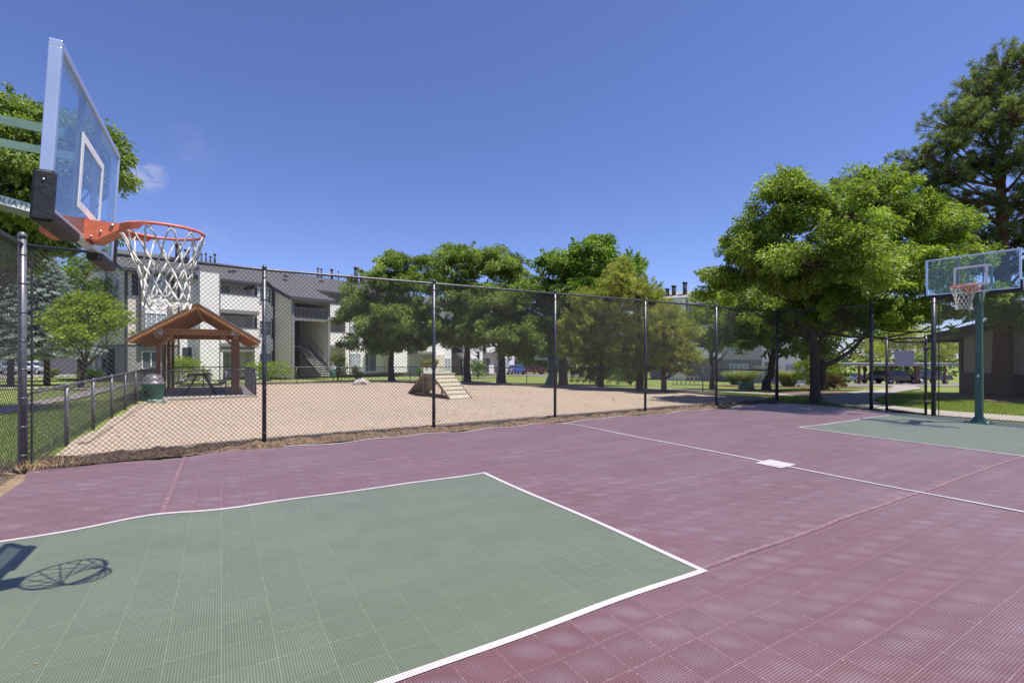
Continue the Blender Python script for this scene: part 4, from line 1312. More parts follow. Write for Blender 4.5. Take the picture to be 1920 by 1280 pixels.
# bay windows beside the tower, with its little gable
mb = MB(); mb.box(8.55, 9.85, -0.5, -0.002, 0, 7.45)
mb.prism([(8.55, 7.451), (9.85, 7.451), (9.2, 7.95)], 'y', -0.5, 1.2); mb.build('window_bay', M['sidewhite'], A)
mb = MB(); mb.prism([(8.3, 7.32), (9.2, 7.98), (10.1, 7.32), (10.1, 7.46), (9.2, 8.12), (8.3, 7.46)], 'y', -0.72, 1.4); mb.build('bay_roof', M['shingle'], A)
for z in (0.0, 2.7, 5.4): window(A, 8.75, 9.65, z + 0.85, z + 2.0, -0.5, 1, True, 'pane')
mb = MB()
for z in (0, 2.7, 5.4):
    mb.box(8.47, 8.548, -0.53, -0.3, z + 0.7, z + 2.2); mb.box(9.70, 9.86, -0.545, -0.502, z + 0.6, z + 2.2)
mb.build('shutter', M['shutter'], A)
# stair tower
TX0, TX1, TY = 9.95, 13.35, -3.3
tz_ = lambda y: EV + PIT * y
mb = MB(); mb.prism([(TY, 0), (TY, tz_(TY)), (1.29, tz_(1.29)), (1.29, 0)], 'x', TX0, TX0 + 0.15); mb.prism([(TY, 0), (TY, tz_(TY)), (1.29, tz_(1.29)), (1.29, 0)], 'x', TX1 - 0.15, TX1)
mb.build('tower_wall', M['sidetan'], A)
mb = MB()
for x in (TX0 - 0.03, TX1 - 0.2): mb.box(x, x + 0.23, TY - 0.06, TY - 0.002, 0, tz_(TY) - 0.02)
mb.box(TX0 + 0.2, TX1 - 0.2, TY - 0.05, TY + 0.15, 6.15, tz_(TY) - 0.05)
mb.build('tower_frame', M['trim'], A)
mb = MB(); mb.box(TX0 + 0.15, TX1 - 0.15, TY + 0.16, 1.28, 4.9, 5.1); mb.box(TX0 + 0.15, TX1 - 0.15, -0.9, 1.28, 2.55, 2.7); mb.build('landing', M['trim'], A)
mb = MB(); mb.box(TX0 + 0.2, TX1 - 0.2, TY, TY + 0.1, 4.72, 4.9); mb.box(TX0 + 0.2, TX1 - 0.2, TY, TY + 0.08, 5.72, 5.79)
n = 18
for k in range(n):
    x = TX0 + 0.24 + k * (TX1 - TX0 - 0.48) / (n - 1); mb.box(x - 0.035, x + 0.035, TY + 0.01, TY + 0.05, 4.80, 5.72)
mb.build('railing', M['trim'], A)
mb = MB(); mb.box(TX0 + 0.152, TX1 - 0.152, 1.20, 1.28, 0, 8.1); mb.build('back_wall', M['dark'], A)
mb = MB(); mbt = MB()
for k in range(13):
    y = TY - 1.0 + k * 0.27; z = 0.19 * (k + 1)
    mb.box(TX1 - 1.45, TX1 - 0.35, y, y + 0.30, z - 0.05, z)
for x in (TX1 - 1.50, TX1 - 0.34):
    mbt.prism([(TY - 1.1, 0.0), (TY - 0.85, 0.0), (-0.6, 2.45), (-0.6, 2.69), (TY - 1.1, 0.24)], 'x', x, x + 0.05)
    mbt.beam((x + 0.02, TY - 1.05, 1.05), (x + 0.02, -0.7, 3.45), 0.05, 0.05)
    for k in range(5): mbt.beam((x + 0.02, TY - 1.0 + k * 0.85, 0.1 + k * 0.6), (x + 0.02, TY - 1.0 + k * 0.85, 1.06 + k * 0.6), 0.03, 0.03)
st = mb.build('stair_treads', M['tread'], A); mbt.build('handrail', M['lowpost'], st)
# side wall windows (facing left)
window(A, 1.3, 2.3, 6.1, 7.3, -0.0, 0, False, 'blind', 1); window(A, 6.9, 7.9, 6.0, 7.1, -0.0, 0, False, 'pane', 1)
window(A, 1.3, 2.2, 3.4, 4.6, -0.0, 0, False, 'blind', 1)
window(A, 7.2, 8.0, 0.8, 2.1, -0.03, 0, False, 'pane', 1)
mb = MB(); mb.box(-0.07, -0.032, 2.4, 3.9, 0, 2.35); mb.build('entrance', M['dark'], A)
# flues and roof vents
rz_ = EV + PIT * DEP / 2
flue(A, 4.5, 4.2, rz_ - 0.6, [(0, 1.55, 0.19), (0.65, 1.2, 0.16)])
flue(A, 6.6, 5.2, rz_ - 0.1, [(0, 0.75, 0.06), (0.35, 0.85, 0.06), (0.7, 0.65, 0.07), (1.05, 0.9, 0.08)])
flue(A, 17.5, 5.2, rz_ - 0.1, [(0, 1.1, 0.09), (0.4, 1.1, 0.08), (1.6, 1.2, 0.12), (2.4, 1.1, 0.05)])
flue(A, 22.0, 5.0, rz_ - 0.1, [(0, 1.8, 0.22), (0.7, 1.6, 0.2), (1.6, 1.0, 0.12)])
mb = MB()
for (x, y) in ((7.6, 2.0), (8.0, 2.4), (12.0, 1.6), (13.0, 3.2), (16.5, 3.0)):
    z = EV + PIT * y + 0.15; mb.box(x - 0.16, x + 0.16, y - 0.16, y + 0.16, z - 0.05, z + 0.14)
mb.build('roof_vent', M['fascia'], A)
mb = MB()
for x in (5.56, 9.9, 13.5, 17.25): mb.tube([(x, -0.62 if x != 13.5 else -0.12, 0.2), (x, -0.62 if x != 13.5 else -0.12, 7.45)], 0.045, 6)
mb.build('downpipe', M['fascia'], A)
mb = MB(); mb.box(-0.35, 9.5, -0.64, -0.565, 7.60, 7.70); mb.box(13.75, 25.3, -0.64, -0.565, 7.60, 7.70); mb.build('gutter', M['fascia'], A)
mb = MB(); mb.box(2.6, 2.95, -0.2, -0.05, 0.9, 1.5); mb.box(-0.25, -0.04, 4.6, 5.6, 0.9, 1.6); mb.build('meter_box', M['lowpost'], A)
for (x, y, z) in ((6.1, -0.3, 2.83), (7.6, 0.1, 5.43), (15.2, -0.2, 5.43), (14.5, 0.0, 2.83)):
    mb = MB(); mb.bbox(x - 0.35, x + 0.35, y - 0.3, y + 0.3, z, z + 0.75, 0.02); mb.build('air_conditioner', M['white'], A)
# lights and meter boxes
mb = MB(); mb.box(7.5, 7.62, 1.22, 1.298, 7.1, 7.3); mb.build('wall_lamp', M['white'], A)

# ---- block A2 further along
A2 = thing('apartment_building', 'far wing of the pale apartments with outside stairs, seen under the ash trees', 'building', (-26.4 + 0.594 * 26, 33 + 0.804 * 26, -0.85), math.atan2(0.804, 0.594))
mb = MB()
for a, b_, pr in ((0, 3, P1), (3.001, 6, P0), (6.001, 9.5, P1), (9.501, 12, P0), (12.001, 16, P1), (16.001, 19, P0)): mb.prism(pr, 'x', a, b_)
mb.build('wall', M['sidewhite'], A2)
mb = MB(); roof_prism(mb, -0.3, 19.3, DEP, EV, PIT, 0.5); mb.build('roof', M['shingle'], A2)
mb = MB(); mb.box(3.0, 4.6, -0.3, -0.002, 0, 2.5); mb.build('entry_panel', M['sidetan'], A2)
for z in (2.7, 5.3): balcony(A2, 0.1, 2.9, z, 0.5); balcony(A2, 12.1, 15.9, z, 0.5)
mb = MB(); mb.box(0.1, 2.9, -0.9, -0.82, 0, 1.1); mb.box(12.2, 13.2, -0.9, -0.82, 0, 1.1); mb.build('patio_wall', M['sidewhite'], A2)
mb = MB()
for k in range(14): mb.box(7.2, 8.4, -3.8 + k * 0.28, -3.5 + k * 0.28, 0.19 * k + 0.13, 0.19 * k + 0.19)
st = mb.build('stair_treads', M['tread'], A2)
mb = MB()
for x in (7.1, 8.45): mb.beam((x, -3.8, 0.9), (x, 0.1, 3.6), 0.05, 0.05); mb.prism([(-3.9, 0), (-3.6, 0), (0.2, 2.5), (0.2, 2.75), (-3.9, 0.2)], 'x', x - 0.02, x + 0.02)
mb.build('handrail', M['trim'], st)
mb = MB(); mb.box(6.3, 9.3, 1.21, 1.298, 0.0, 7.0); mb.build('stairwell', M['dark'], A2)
for z in (0, 2.7, 5.4):
    window(A2, 4.8, 5.8, z + 0.8, z + 2.0, 0, 1, True); window(A2, 9.9, 11.2, z + 0.8, z + 2, 0, 1, True); window(A2, 16.6, 17.6, z + 0.8, z + 2, 0, 1, True); window(A2, 13, 15, z + 0.2, z + 2, 1.3, 1, False, 'pane')
# flower planters on the patio wall
p = A2.matrix_basis @ Vector((0, 0, 0))
mA2 = Matrix.Translation(A2.location) @ Matrix.Rotation(A2.rotation_euler.z, 4, 'Z')
mA = Matrix.Translation(A.location) @ Matrix.Rotation(A.rotation_euler.z, 4, 'Z')

# ---- block B: right of centre, behind the trees
B = thing('apartment_building', 'grey three storey apartment block with dark flues, right of centre behind the olive pines', 'building', (16.6, 58.0, -1.55), math.atan2(-8, 14))
PB0 = gable_profile(0, DEP, 9.0, PIT); PB1 = gable_profile(1.3, DEP, 9.0, PIT)
mb = MB()
for a, b_, pr in ((0, 5.0, PB0), (5.001, 8, PB1), (8.001, 12, PB0)): mb.prism(pr, 'x', a, b_)
mb.build('wall', M['sidegrey'], B)
mb = MB(); mb.prism([(0, 0), (0, 6.4), (5, 8.0), (10, 6.4), (10, 0)], 'x', 12.001, 16.5); mb.build('pale_wall', M['sidewhite'], B)
mb = MB(); roof_prism(mb, -0.3, 12.2, DEP, 9.0, PIT, 0.5); roof_prism(mb, 12.3, 16.8, 10, 6.4, 0.32, 0.5); mb.build('roof', M['shingle'], B)
mb = MB(); mb.box(1.7, 4.3, -1.0, -0.002, 0, 9.6); mb.build('chimney_chase', M['sidewhite'], B)
mb = MB(); mb.prism([(-1.1, 9.6), (2.4, 9.6), (2.4, 10.9), (-1.1, 9.7)], 'x', 1.6, 4.4); mb.box(4.301, 4.55, -1.05, -0.003, 0, 9.6); mb.build('chase_cap', M['trim'], B)
mb = MB(); mb.box(0.2, 11.9, -0.05, -0.003, 0, 2.6); mb.box(12.2, 13.4, -0.05, -0.003, 0, 2.4); mb.build('brick_base', M['brick'], B)
flue(B, 1.95, 0.4, 10.0, [(0, 0.95, 0.22), (0.75, 1.25, 0.24), (2.0, 1.55, 0.24)])
for z in (0.0, 2.7, 5.4):
    window(B, 8.8, 10.6, z + 0.8, z + 2.1, -0.06, 1, True)
    window(B, 5.5, 7.4, z + 0.2, z + 2.1, 1.3, 1, False, 'pane')
for z in (2.7, 5.3): balcony(B, 5.05, 7.95, z, 0.5)
for x in (14.2,): window(B, x, x + 1.4, 0.9, 2.1, -0.06, 1, True)
mb = MB(); mb.box(5.2, 5.35, -0.55, -0.3, 0, 2.5); mb.box(7.7, 7.85, -0.55, -0.3, 0, 2.5); mb.build('patio_column', M['trim'], B)

# breeze-block screen wall
p = at(1414, 44)
w_ = thing('breeze_block_wall', 'tan pierced breeze block screen wall behind the ornamental grasses', 'wall', p, R(-12))
mb = MB(); mb.box(0, 2.3, 0, 0.15, 0, 0.12); mb.box(0, 2.3, 0, 0.15, 1.45, 1.6)
for i in range(7):
    for j in range(4):
        cx = 0.165 + i * 0.33; cz = 0.29 + j * 0.33
        for q in range(4):
            a = q * math.pi / 2 + math.pi / 4
            mb.tube([(cx + 0.07 * math.cos(a) + 0.06 * math.cos(t_), 0.07, cz + 0.07 * math.sin(a) + 0.06 * math.sin(t_)) for t_ in np.linspace(0, 2 * math.pi, 9)], 0.022, 4, False)
mb.build('blocks', M['breeze'], w_)

# ---- clubhouse at the right edge
C0 = Vector((19.0, 20.4, -0.05)); C1 = Vector((18.6, 15.2, 0)); dC = (C1 - C0); angC = math.atan2(dC.y, dC.x)
C = thing('clubhouse', 'low tan clubhouse with a dark base and dark eaves behind the right fence', 'building', (C0.x, C0.y, -0.08), angC)
# local +x runs towards the camera, outward (towards the court) is -y
LC = 9.0
def ez(x): return 2.45 + 0.15 * x
mb = MB(); mb.prism([(0, 0), (LC, 0), (LC, ez(LC)), (0, ez(0))], 'y', 0, 8); mb.build('wall', M['stucco'], C)
mb = MB(); mb.box(-0.03, LC, -0.05, -0.002, 0, 0.95); mb.box(-0.05, -0.002, -0.04, 8, 0, 0.95); mb.build('dark_base', M['fascia'], C)
mb = MB()
for x in (-0.04, 3.5, 7.0): mb.box(x, x + 0.16, -0.06, -0.003, 0.951, 2.4)
mb.build('corner_trim', M['fascia'], C)
mb = MB(); mb.prism([(-0.9, ez(-0.9) - 0.05), (LC + 0.4, ez(LC + 0.4) - 0.05), (LC + 0.4, ez(LC + 0.4) + 0.22), (-0.9, ez(-0.9) + 0.22)], 'y', -0.75, -0.68)
mb.prism([(-0.95, ez(-0.9) - 0.1), (-0.85, ez(-0.9) - 0.1), (-0.85, ez(-0.9) + 0.2), (-0.95, ez(-0.9) + 0.2)], 'y', -0.7, 8.5); mb.build('fascia', M['fascia'], C)
mb = MB(); mb.prism([(-0.84, ez(-0.8)), (LC + 0.3, ez(LC + 0.3) + 0.0), (LC + 0.3, ez(LC + 0.3) + 0.2), (-0.84, ez(-0.8) + 0.2)], 'y', -0.679, 8.4); mb.build('roof', M['shingle'], C)


# ------------------------------------------------------------------ carports and cars
def carport(label, loc, rz, L, n, z=2.35, W=5.5, m='trim'):
    t = thing('carport', label, 'carport', loc, rz)
    mb = MB(); mb.box(-0.3, L + 0.3, -0.3, W, z, z + 0.05); mb.build('roof', M['signback'], t)
    mb = MB(); mb.box(-0.32, L + 0.32, -0.36, -0.301, z - 0.22, z + 0.1); mb.box(-0.32, L + 0.32, W + 0.001, W + 0.06, z - 0.22, z + 0.1); mb.build('fascia', M[m], t)
    for k in range(n):
        for y in (0.6, W - 0.8):
            mb = MB(); x = k * L / (n - 1); mb.box(x - 0.1, x + 0.1, y - 0.1, y + 0.1, -0.2, z - 0.001); mb.build('post', M['darkwood'] if m == 'trim' else M['trim'], t)
    return t


p = at(1564, 57); carport('long low carport over parked cars behind the gate', (p.x, p.y, p.z), R(-4), 16, 6)
p = at(30, 56); carport('pale roofed carport at the far left beyond the grass', (p.x, p.y, p.z), R(3), 9, 4, m='signback')
p = at(965, 74); carport('small dark carport far behind the ash trunks in the centre', (p.x, p.y, p.z), R(-3), 12, 5)


def car(name, label, cat, loc, rz, paint, kind='suv', group='parked cars'):
    t = thing(name, label, cat, loc, rz, group)
    if kind == 'suv':
        L, W, belt, roof = 4.7, 0.92, 1.05, 1.70; prof = [(-2.3, 0.45), (-2.35, 0.75), (-2.25, 1.0), (-1.2, 1.08), (2.3, 1.08), (2.35, 0.7), (2.3, 0.42)]; cab = [(-1.15, 1.07), (-0.45, 1.66), (0.2, 1.72), (1.9, 1.66), (2.28, 1.07)]
    elif kind == 'pickup':
        L, W, belt, roof = 5.3, 0.95, 1.05, 1.75; prof = [(-2.6, 0.5), (-2.65, 0.8), (-2.55, 1.05), (-1.3, 1.12), (2.65, 1.12), (2.7, 0.7), (2.62, 0.5)]; cab = [(-1.25, 1.11), (-0.6, 1.72), (0.1, 1.78), (0.8, 1.74), (0.95, 1.11)]
    else:
        L, W, belt, roof = 4.5, 0.88, 0.9, 1.42; prof = [(-2.2, 0.4), (-2.25, 0.6), (-2.1, 0.78), (-1.1, 0.92), (1.6, 0.94), (2.2, 0.88), (2.25, 0.6), (2.15, 0.4)]; cab = [(-1.15, 0.91), (-0.35, 1.38), (0.2, 1.43), (0.9, 1.38), (1.65, 0.93)]
    mb = MB()
    R_ = []
    for y, ins, dz in ((-W, 0.06, 0.0), (-W + 0.10, 0.0, 0.03), (W - 0.10, 0.0, 0.03), (W, 0.06, 0.0)):
        R_.append([(x * (1 - ins * 0.3), y, z + (dz if z > 0.9 else 0) - (ins * 0.5 if z > 0.9 else 0)) for x, z in prof])
    mb.loft(R_); mb.build('body', M['car_' + paint], t, bevel=0.03)
    wi = 0.17
    mb = MB(); mb.loft([[(x, y * (1 - (0.16 if z > 1.2 else 0.02)), z - 0.05) for x, z in cab] for y in (-W + 0.03, W - 0.03)]); mb.build('cabin_glass', M['carglass'], t)
    mb = MB(); top_ = [c_ for c_ in cab if c_[1] > 1.2]
    mb.loft([[(top_[0][0], y, top_[0][1] - 0.03), (top_[1][0], y, top_[1][1]), (top_[2][0], y, top_[2][1] - 0.02), (top_[2][0], y, top_[2][1] - 0.07), (top_[0][0], y, top_[0][1] - 0.07)] for y in (-W * 0.86, W * 0.86)])
    for yy in (-1, 1):
        for a, b_ in ((cab[0], cab[1]), (cab[3], cab[4])):
            mb.beam((a[0], yy * (W - 0.05), a[1]), (b_[0], yy * (W - 0.16 if b_[1] > a[1] else W - 0.05), b_[1] - 0.02), 0.07, 0.07)
        xm = 0.55 if kind != 'pickup' else 0.2
        mb.beam((xm, yy * (W - 0.05), cab[0][1]), (xm, yy * (W - 0.15), roof - 0.03), 0.06, 0.06)
    mb.build('roof', M['car_' + paint], t)
    for x in (-L * 0.31, L * 0.31):
        for yy in (-1, 1):
            mb = MB(); r = 0.36 if kind != 'sedan' else 0.32
            mb.tube([(x, yy * (W - 0.20), r), (x, yy * (W + 0.01), r)], r, 20); wh = mb.build('wheel', M['rubber'], t)
            mb = MB(); mb.tube([(x, yy * (W + 0.011), r), (x, yy * (W + 0.02), r)], r * 0.66, 16); mb.build('hubcap', M['rim'], wh)
    for yy in (-1, 1):
        mb = MB(); z = belt - 0.22; ya, yb = sorted((yy * (W - 0.30), yy * (W - 0.06))); mb.box(-L / 2 - 0.02, -L / 2 + 0.25, ya, yb, z, z + 0.14); mb.build('headlight', M['lamp'], t)
        mb = MB(); mb.box(L / 2 - 0.12, L / 2 + 0.02, ya, yb, z, z + 0.2); mb.build('tail_light', M['tail'], t)
    return t


def gz(p, dz=0.01): return (p.x, p.y, p.z + dz)


car('parked_suv', 'black suv parked side-on under the carport behind the gate', 'car', gz(at(1680, 58)), R(184), 'black', 'suv')
car('parked_pickup', 'dark pickup parked right of the black suv', 'car', gz(at(1738, 63)), R(4), 'navy', 'pickup')
car('parked_pickup', 'black pickup parked left of the suv, partly behind the gate post', 'car', gz(at(1652, 64)), R(2), 'black', 'pickup')
car('parked_car', 'silver sedan parked beyond the carport, seen right of the ash trunk', 'car', gz(at(1614, 76)), R(3), 'silver', 'sedan')
car('parked_car', 'blue hatchback parked far away between the tree trunks in the centre', 'car', gz(at(966, 68)), R(-78), 'blue', 'sedan')
car('parked_car', 'red car just right of the blue one, mostly behind the fence', 'car', gz(at(998, 76)), R(8), 'red', 'sedan')
car('parked_car', 'black car under the far left carport', 'car', gz(at(122, 57)), R(80), 'black', 'suv')
car('parked_car', 'white car parked at the far left beside the grey enclosure', 'car', gz(at(62, 52)), R(175), 'pale', 'sedan')
car('parked_car', 'pale blue car at the left edge seen through the tall fence', 'car', gz(at(5, 50)), R(175), 'silver', 'sedan')

# wooden bin enclosure on the left
p = at(76, 51)
t = thing('bin_enclosure', 'grey boarded bin enclosure left of the small lime tree', 'fence', gz(p, 0))
mb = MB()
for k in range(26): mb.box(k * 0.15, k * 0.15 + 0.13, 0, 0.03, 0.05, 1.75)
mb.build('boards', M['trim'], t)
mb = MB(); mb.box(-0.05, 3.95, 0.031, 0.08, 0.4, 0.5); mb.box(-0.05, 3.95, 0.031, 0.08, 1.4, 1.5); mb.build('rail', M['trim'], t)

# ------------------------------------------------------------------ small things on the far lawn
p = at(1399, 24.5)
t = thing('utility_box', 'pale green utility box on the lawn by the ornamental grasses', 'utility box', gz(p, 0), R(-10))
mb = MB(); mb.bbox(-0.36, 0.36, -0.25, 0.25, 0, 0.06, 0.01); mb.build('base', M['concrete'], t)
mb = MB(); mb.bbox(-0.32, 0.32, -0.22, 0.22, 0.06, 0.30, 0.02); mb.build('cabinet', M['ubox'], t)
mb = MB(); mb.bbox(-0.34, 0.34, -0.24, 0.24, 0.301, 0.34, 0.012); mb.build('lid', M['ubox'], t)

p = at(1037, 31)
t = thing('play_slide', 'teal covered play slide with a pale green chute beyond the far fence', 'slide', gz(p, 0))
mb = MB(); mb.lathe([(0.30, 0.75), (0.36, 0.80), (0.37, 1.2), (0.365, 1.75), (0.33, 1.84), (0.2, 1.88)], 24); mb.build('hood', M['teal'], t)
mb = MB(); mb.lathe([(0.372, 1.0), (0.385, 1.01), (0.385, 1.05), (0.372, 1.06)], 24); mb.lathe([(0.372, 1.5), (0.385, 1.51), (0.385, 1.55), (0.372, 1.56)], 24); mb.build('hood_band', M['palegreen'], t)
mb = MB(); mb.loft([[(-0.25, -0.1, 0.8), (0.25, -0.1, 0.8), (0.25, 0.0, 0.8), (-0.25, 0.0, 0.8)], [(-0.5, -0.7, 0.25), (0.05, -0.7, 0.25), (0.05, -0.55, 0.25), (-0.5, -0.55, 0.25)], [(-0.62, -1.0, 0.12), (0.0, -1.0, 0.12), (0.0, -0.98, 0.02), (-0.62, -0.98, 0.02)]]); mb.build('chute', M['palegreen'], t)
mb = MB()
for x in (-0.25, 0.25): mb.tube([(x, 0.1, 0), (x, 0.1, 0.8)], 0.03, 8)
mb.build('leg', M['lowpost'], t)

p = at(625, 31.5)
t = thing('waste_bag_station', 'small green pet waste station on a post by the far fence near the stairs', 'pet waste station', gz(p, 0))
mb = MB(); mb.tube([(0, 0, 0), (0, 0, 1.35)], 0.03, 8); mb.build('post', M['lowpost'], t)
mb = MB(); mb.bbox(-0.14, 0.14, -0.08, 0.08, 0.9, 1.1, 0.01); mb.build('dispenser', M['white'], t)
mb = MB(); mb.lathe([(0.14, 0.35), (0.17, 0.4), (0.18, 0.8), (0.15, 0.84)], 14, (0, -0.12, 0)); mb.build('bin', M['bin'], t)

p = at(1262, 32)
t = thing('bike_rack', 'low grey hoop bike rack on the lawn beneath the rightmost olive pine', 'bike rack', gz(p, 0), R(-5))
mb = MB()
for k in range(6):
    x = k * 0.28; mb.tube([(x, 0, 0)] + [(x + 0.11 - 0.11 * math.cos(a), 0, 0.5 + 0.11 * math.sin(a)) for a in np.linspace(0, math.pi, 7)] + [(x + 0.22, 0, 0)], 0.02, 6)
mb.build('hoops', M['signback'], t)
mb = MB(); mb.beam((-0.1, 0, 0.06), (1.75, 0, 0.06), 0.05, 0.05); mb.build('base_rail', M['signback'], t)

# coil of green netting by the bin
p = uv(-1.75, 19.0)
mb = MB(); pts_ = []
for k in range(90):
    a = k * 0.42; r = 0.26 + 0.05 * math.sin(k * 1.7); pts_.append((p.x + 1.0 * r * math.cos(a), p.y + 0.35 * r * math.sin(a) , 0.05 + 0.02 + 0.0009 * k + 0.012 * math.sin(k * 2.3)))
mb.tube(pts_, 0.014, 6); o = mb.build('hose', M['ubox']); tag(o, 'pale green hose lying coiled on the sand in front of the litter bin', 'hose')


# ------------------------------------------------------------------ plants
def leaf_quads(C_, dirs, Ls, Ws, rs):
    """kite shaped leaves at C_ pointing along dirs"""
    n = len(C_)
    rnd = rs.normal(size=(n, 3))
    side = unit(np.cross(dirs, rnd))
    P = np.empty((n, 4, 3))
    P[:, 0] = C_
    mid = C_ + dirs * (Ls * 0.45)[:, None]
    P[:, 1] = mid + side * (Ws * 0.5)[:, None]
    P[:, 2] = C_ + dirs * Ls[:, None] + np.array([0, 0, -1]) * (Ls * 0.12)[:, None]
    P[:, 3] = mid - side * (Ws * 0.5)[:, None]
    return P


def crown_leaves(lobes, n_total, leaf, rs, clump=0.32, down=0.35, wide=0.5, shell=0.5, seed_t=0.0):
    """lobes: (x,y,z,rx,ry,rz). Leaves sit in many clumps spread through each lobe."""
    vol = np.array([l_[3] * l_[5] + l_[3] * l_[4] for l_ in lobes]); w = vol / vol.sum()
    Cs = []; Ds = []; T = []; tips = []
    for lb_, wi in zip(lobes, w):
        c = np.array(lb_[:3]); r = np.array(lb_[3:6])
        nl = int(n_total * wi)
        k = max(6, int(r[0] * r[2] / (clump ** 2) * 1.9))
        d = unit(rs.normal(size=(k, 3)))
        d[:, 2] = np.where(d[:, 2] < -0.55, -d[:, 2], d[:, 2])
        rad = shell + (1 - shell) * rs.rand(k) ** 0.55
        cc = c + d * r * rad[:, None] * (0.92 + 0.16 * rs.rand(k))[:, None]
        tips.append(cc)
        m_ = max(4, nl // k)
        cr = clump * (0.6 + 0.8 * rs.rand(k))
        e = unit(rs.normal(size=(k, m_, 3))) * (rs.rand(k, m_, 1) ** 0.4)
        e[:, :, 2] *= 0.65
        pos = cc[:, None, :] + e * cr[:, None, None]
        dr = unit(e * 0.7 + d[:, None, :] * 0.5 + np.array([0, 0, -down]) + rs.normal(size=(k, m_, 3)) * 0.45)
        tint = np.clip(0.5 + 0.22 * rs.normal(size=(k, 1)) + 0.25 * rs.normal(size=(k, m_)), 0, 1)
        Cs.append(pos.reshape(-1, 3)); Ds.append(dr.reshape(-1, 3)); T.append(tint.reshape(-1))
        ks = max(4, k // 3); ds_ = unit(rs.normal(size=(ks, 3)) + np.array([0, 0, 0.35])); ms = max(5, m_ // 5)
        base_ = c + ds_ * r * 0.95; axis_ = unit(ds_ + rs.normal(size=(ks, 3)) * 0.4)
        tt_ = rs.rand(ks, ms, 1) * (0.22 + 0.28 * rs.rand(ks, 1, 1)) * np.minimum(1.0, clump * 2.2)
        ps_ = base_[:, None, :] + axis_[:, None, :] * tt_ + rs.normal(size=(ks, ms, 3)) * 0.04 * clump * 2
        dd2 = unit(axis_[:, None, :] * 0.5 + np.array([0, 0, -down * 0.6]) + rs.normal(size=(ks, ms, 3)) * 0.55)
        Cs.append(ps_.reshape(-1, 3)); Ds.append(dd2.reshape(-1, 3)); T.append(np.clip(0.65 + 0.25 * rs.normal(size=ks * ms), 0, 1))
    Cs = np.concatenate(Cs); Ds = np.concatenate(Ds); T = np.concatenate(T)
    n = len(Cs); Ls = leaf * (0.7 + 0.6 * rs.rand(n)); Ws = Ls * wide
    return leaf_quads(Cs, Ds, Ls, Ws, rs), T, tips


def curved(p, q, bend, n=5):
    p = Vector(p); q = Vector(q); out = []
    for i in range(n + 1):
        t = i / n
        out.append(p.lerp(q, t) + Vector((0, 0, bend)) * math.sin(math.pi * t))
    return out


def tree(name, label, base, lobes, n, leaf, lm, trunk_r, trunk_top, rs, bark='bark', clump=0.32, down=0.35, wide=0.5, group=None, lean=(0, 0), cat='tree', shell=0.5, limbs=None, twigs=True, fork=0.55):
    t = thing(name, label, cat, base, 0, group)
    bz = base[2]
    mb = MB()
    tt = Vector((base[0] + lean[0], base[1] + lean[1], bz + trunk_top))
    bpt = Vector(base) - Vector((0, 0, 0.1))
    pts_ = [bpt, bpt + Vector((0, 0, 0.22)), bpt + Vector((0, 0, 0.5))] + [bpt.lerp(tt, k) + Vector((0.04 * math.sin(k * 9 + bz * 7 + base[0]), 0.03 * math.cos(k * 7), 0)) for k in (0.35, 0.55, 0.75, 1.0)]
    if pts_[3].z < pts_[2].z: pts_ = [bpt, bpt + Vector((0, 0, 0.15))] + [bpt.lerp(tt, k) for k in (0.5, 0.75, 1.0)]
    rr_ = [trunk_r * 1.55, trunk_r * 1.15] + [trunk_r * (1.0 - 0.5 * k / (len(pts_) - 2)) for k in range(len(pts_) - 2)]
    mb.tube(pts_, rr_, 12)
    for i, lb_ in enumerate(lobes):
        q = Vector(lb_[:3]); st_ = bpt.lerp(tt, fork + (1 - fork) * ((i * 0.37) % 1.0))
        if i % 2 and len(lobes) > 6: continue
        r0 = trunk_r * 0.32
        mb.tube(curved(st_, q, -0.10 * (q - st_).length), [r0, r0 * 0.8, r0 * 0.65, r0 * 0.5, r0 * 0.35, r0 * 0.2], 7)
    if limbs:
        for pl_, r0 in limbs: mb.tube(pl_, [r0 * (1 - 0.75 * k / (len(pl_) - 1)) for k in range(len(pl_))], 8)
    Q, T, tips = crown_leaves(lobes, n, leaf, rs, clump, down, wide, shell)
    if twigs:
        for lb_, tp in zip(lobes, tips):
            c = Vector(lb_[:3])
            for q in tp[:40]: mb.tube([c, c.lerp(Vector(q), 0.5) + Vector((0, 0, -0.05)), q], [trunk_r * 0.10, trunk_r * 0.06, 0.006], 4, False)
    mb.build('trunk', M[bark], t, True)
    quads_object('crown', lm, Q, T, t)
    return t


def plobes(d, L):
    """lobes given in the view's plane: (px, py, r_px, depth offset, squash)"""
    out = []
    for (px, py, r, dd, sq) in L:
        dd_ = d + dd; x = (px - 960) / F * dd_; z = H + (665 - py) / F * dd_; rr_ = r / F * dd_
        rr_ *= 1.13
        out.append((x, dd_, z, rr_, rr_, rr_ * sq))
        s_ = math.sin(px * 1.7 + py)
        out.append((x + 0.25 * rr_ * s_, dd_ - 0.75 * rr_, z - 0.15 * rr_ * sq, rr_ * 0.78, rr_ * 0.7, rr_ * sq * 0.78))
    return out


rs = RS
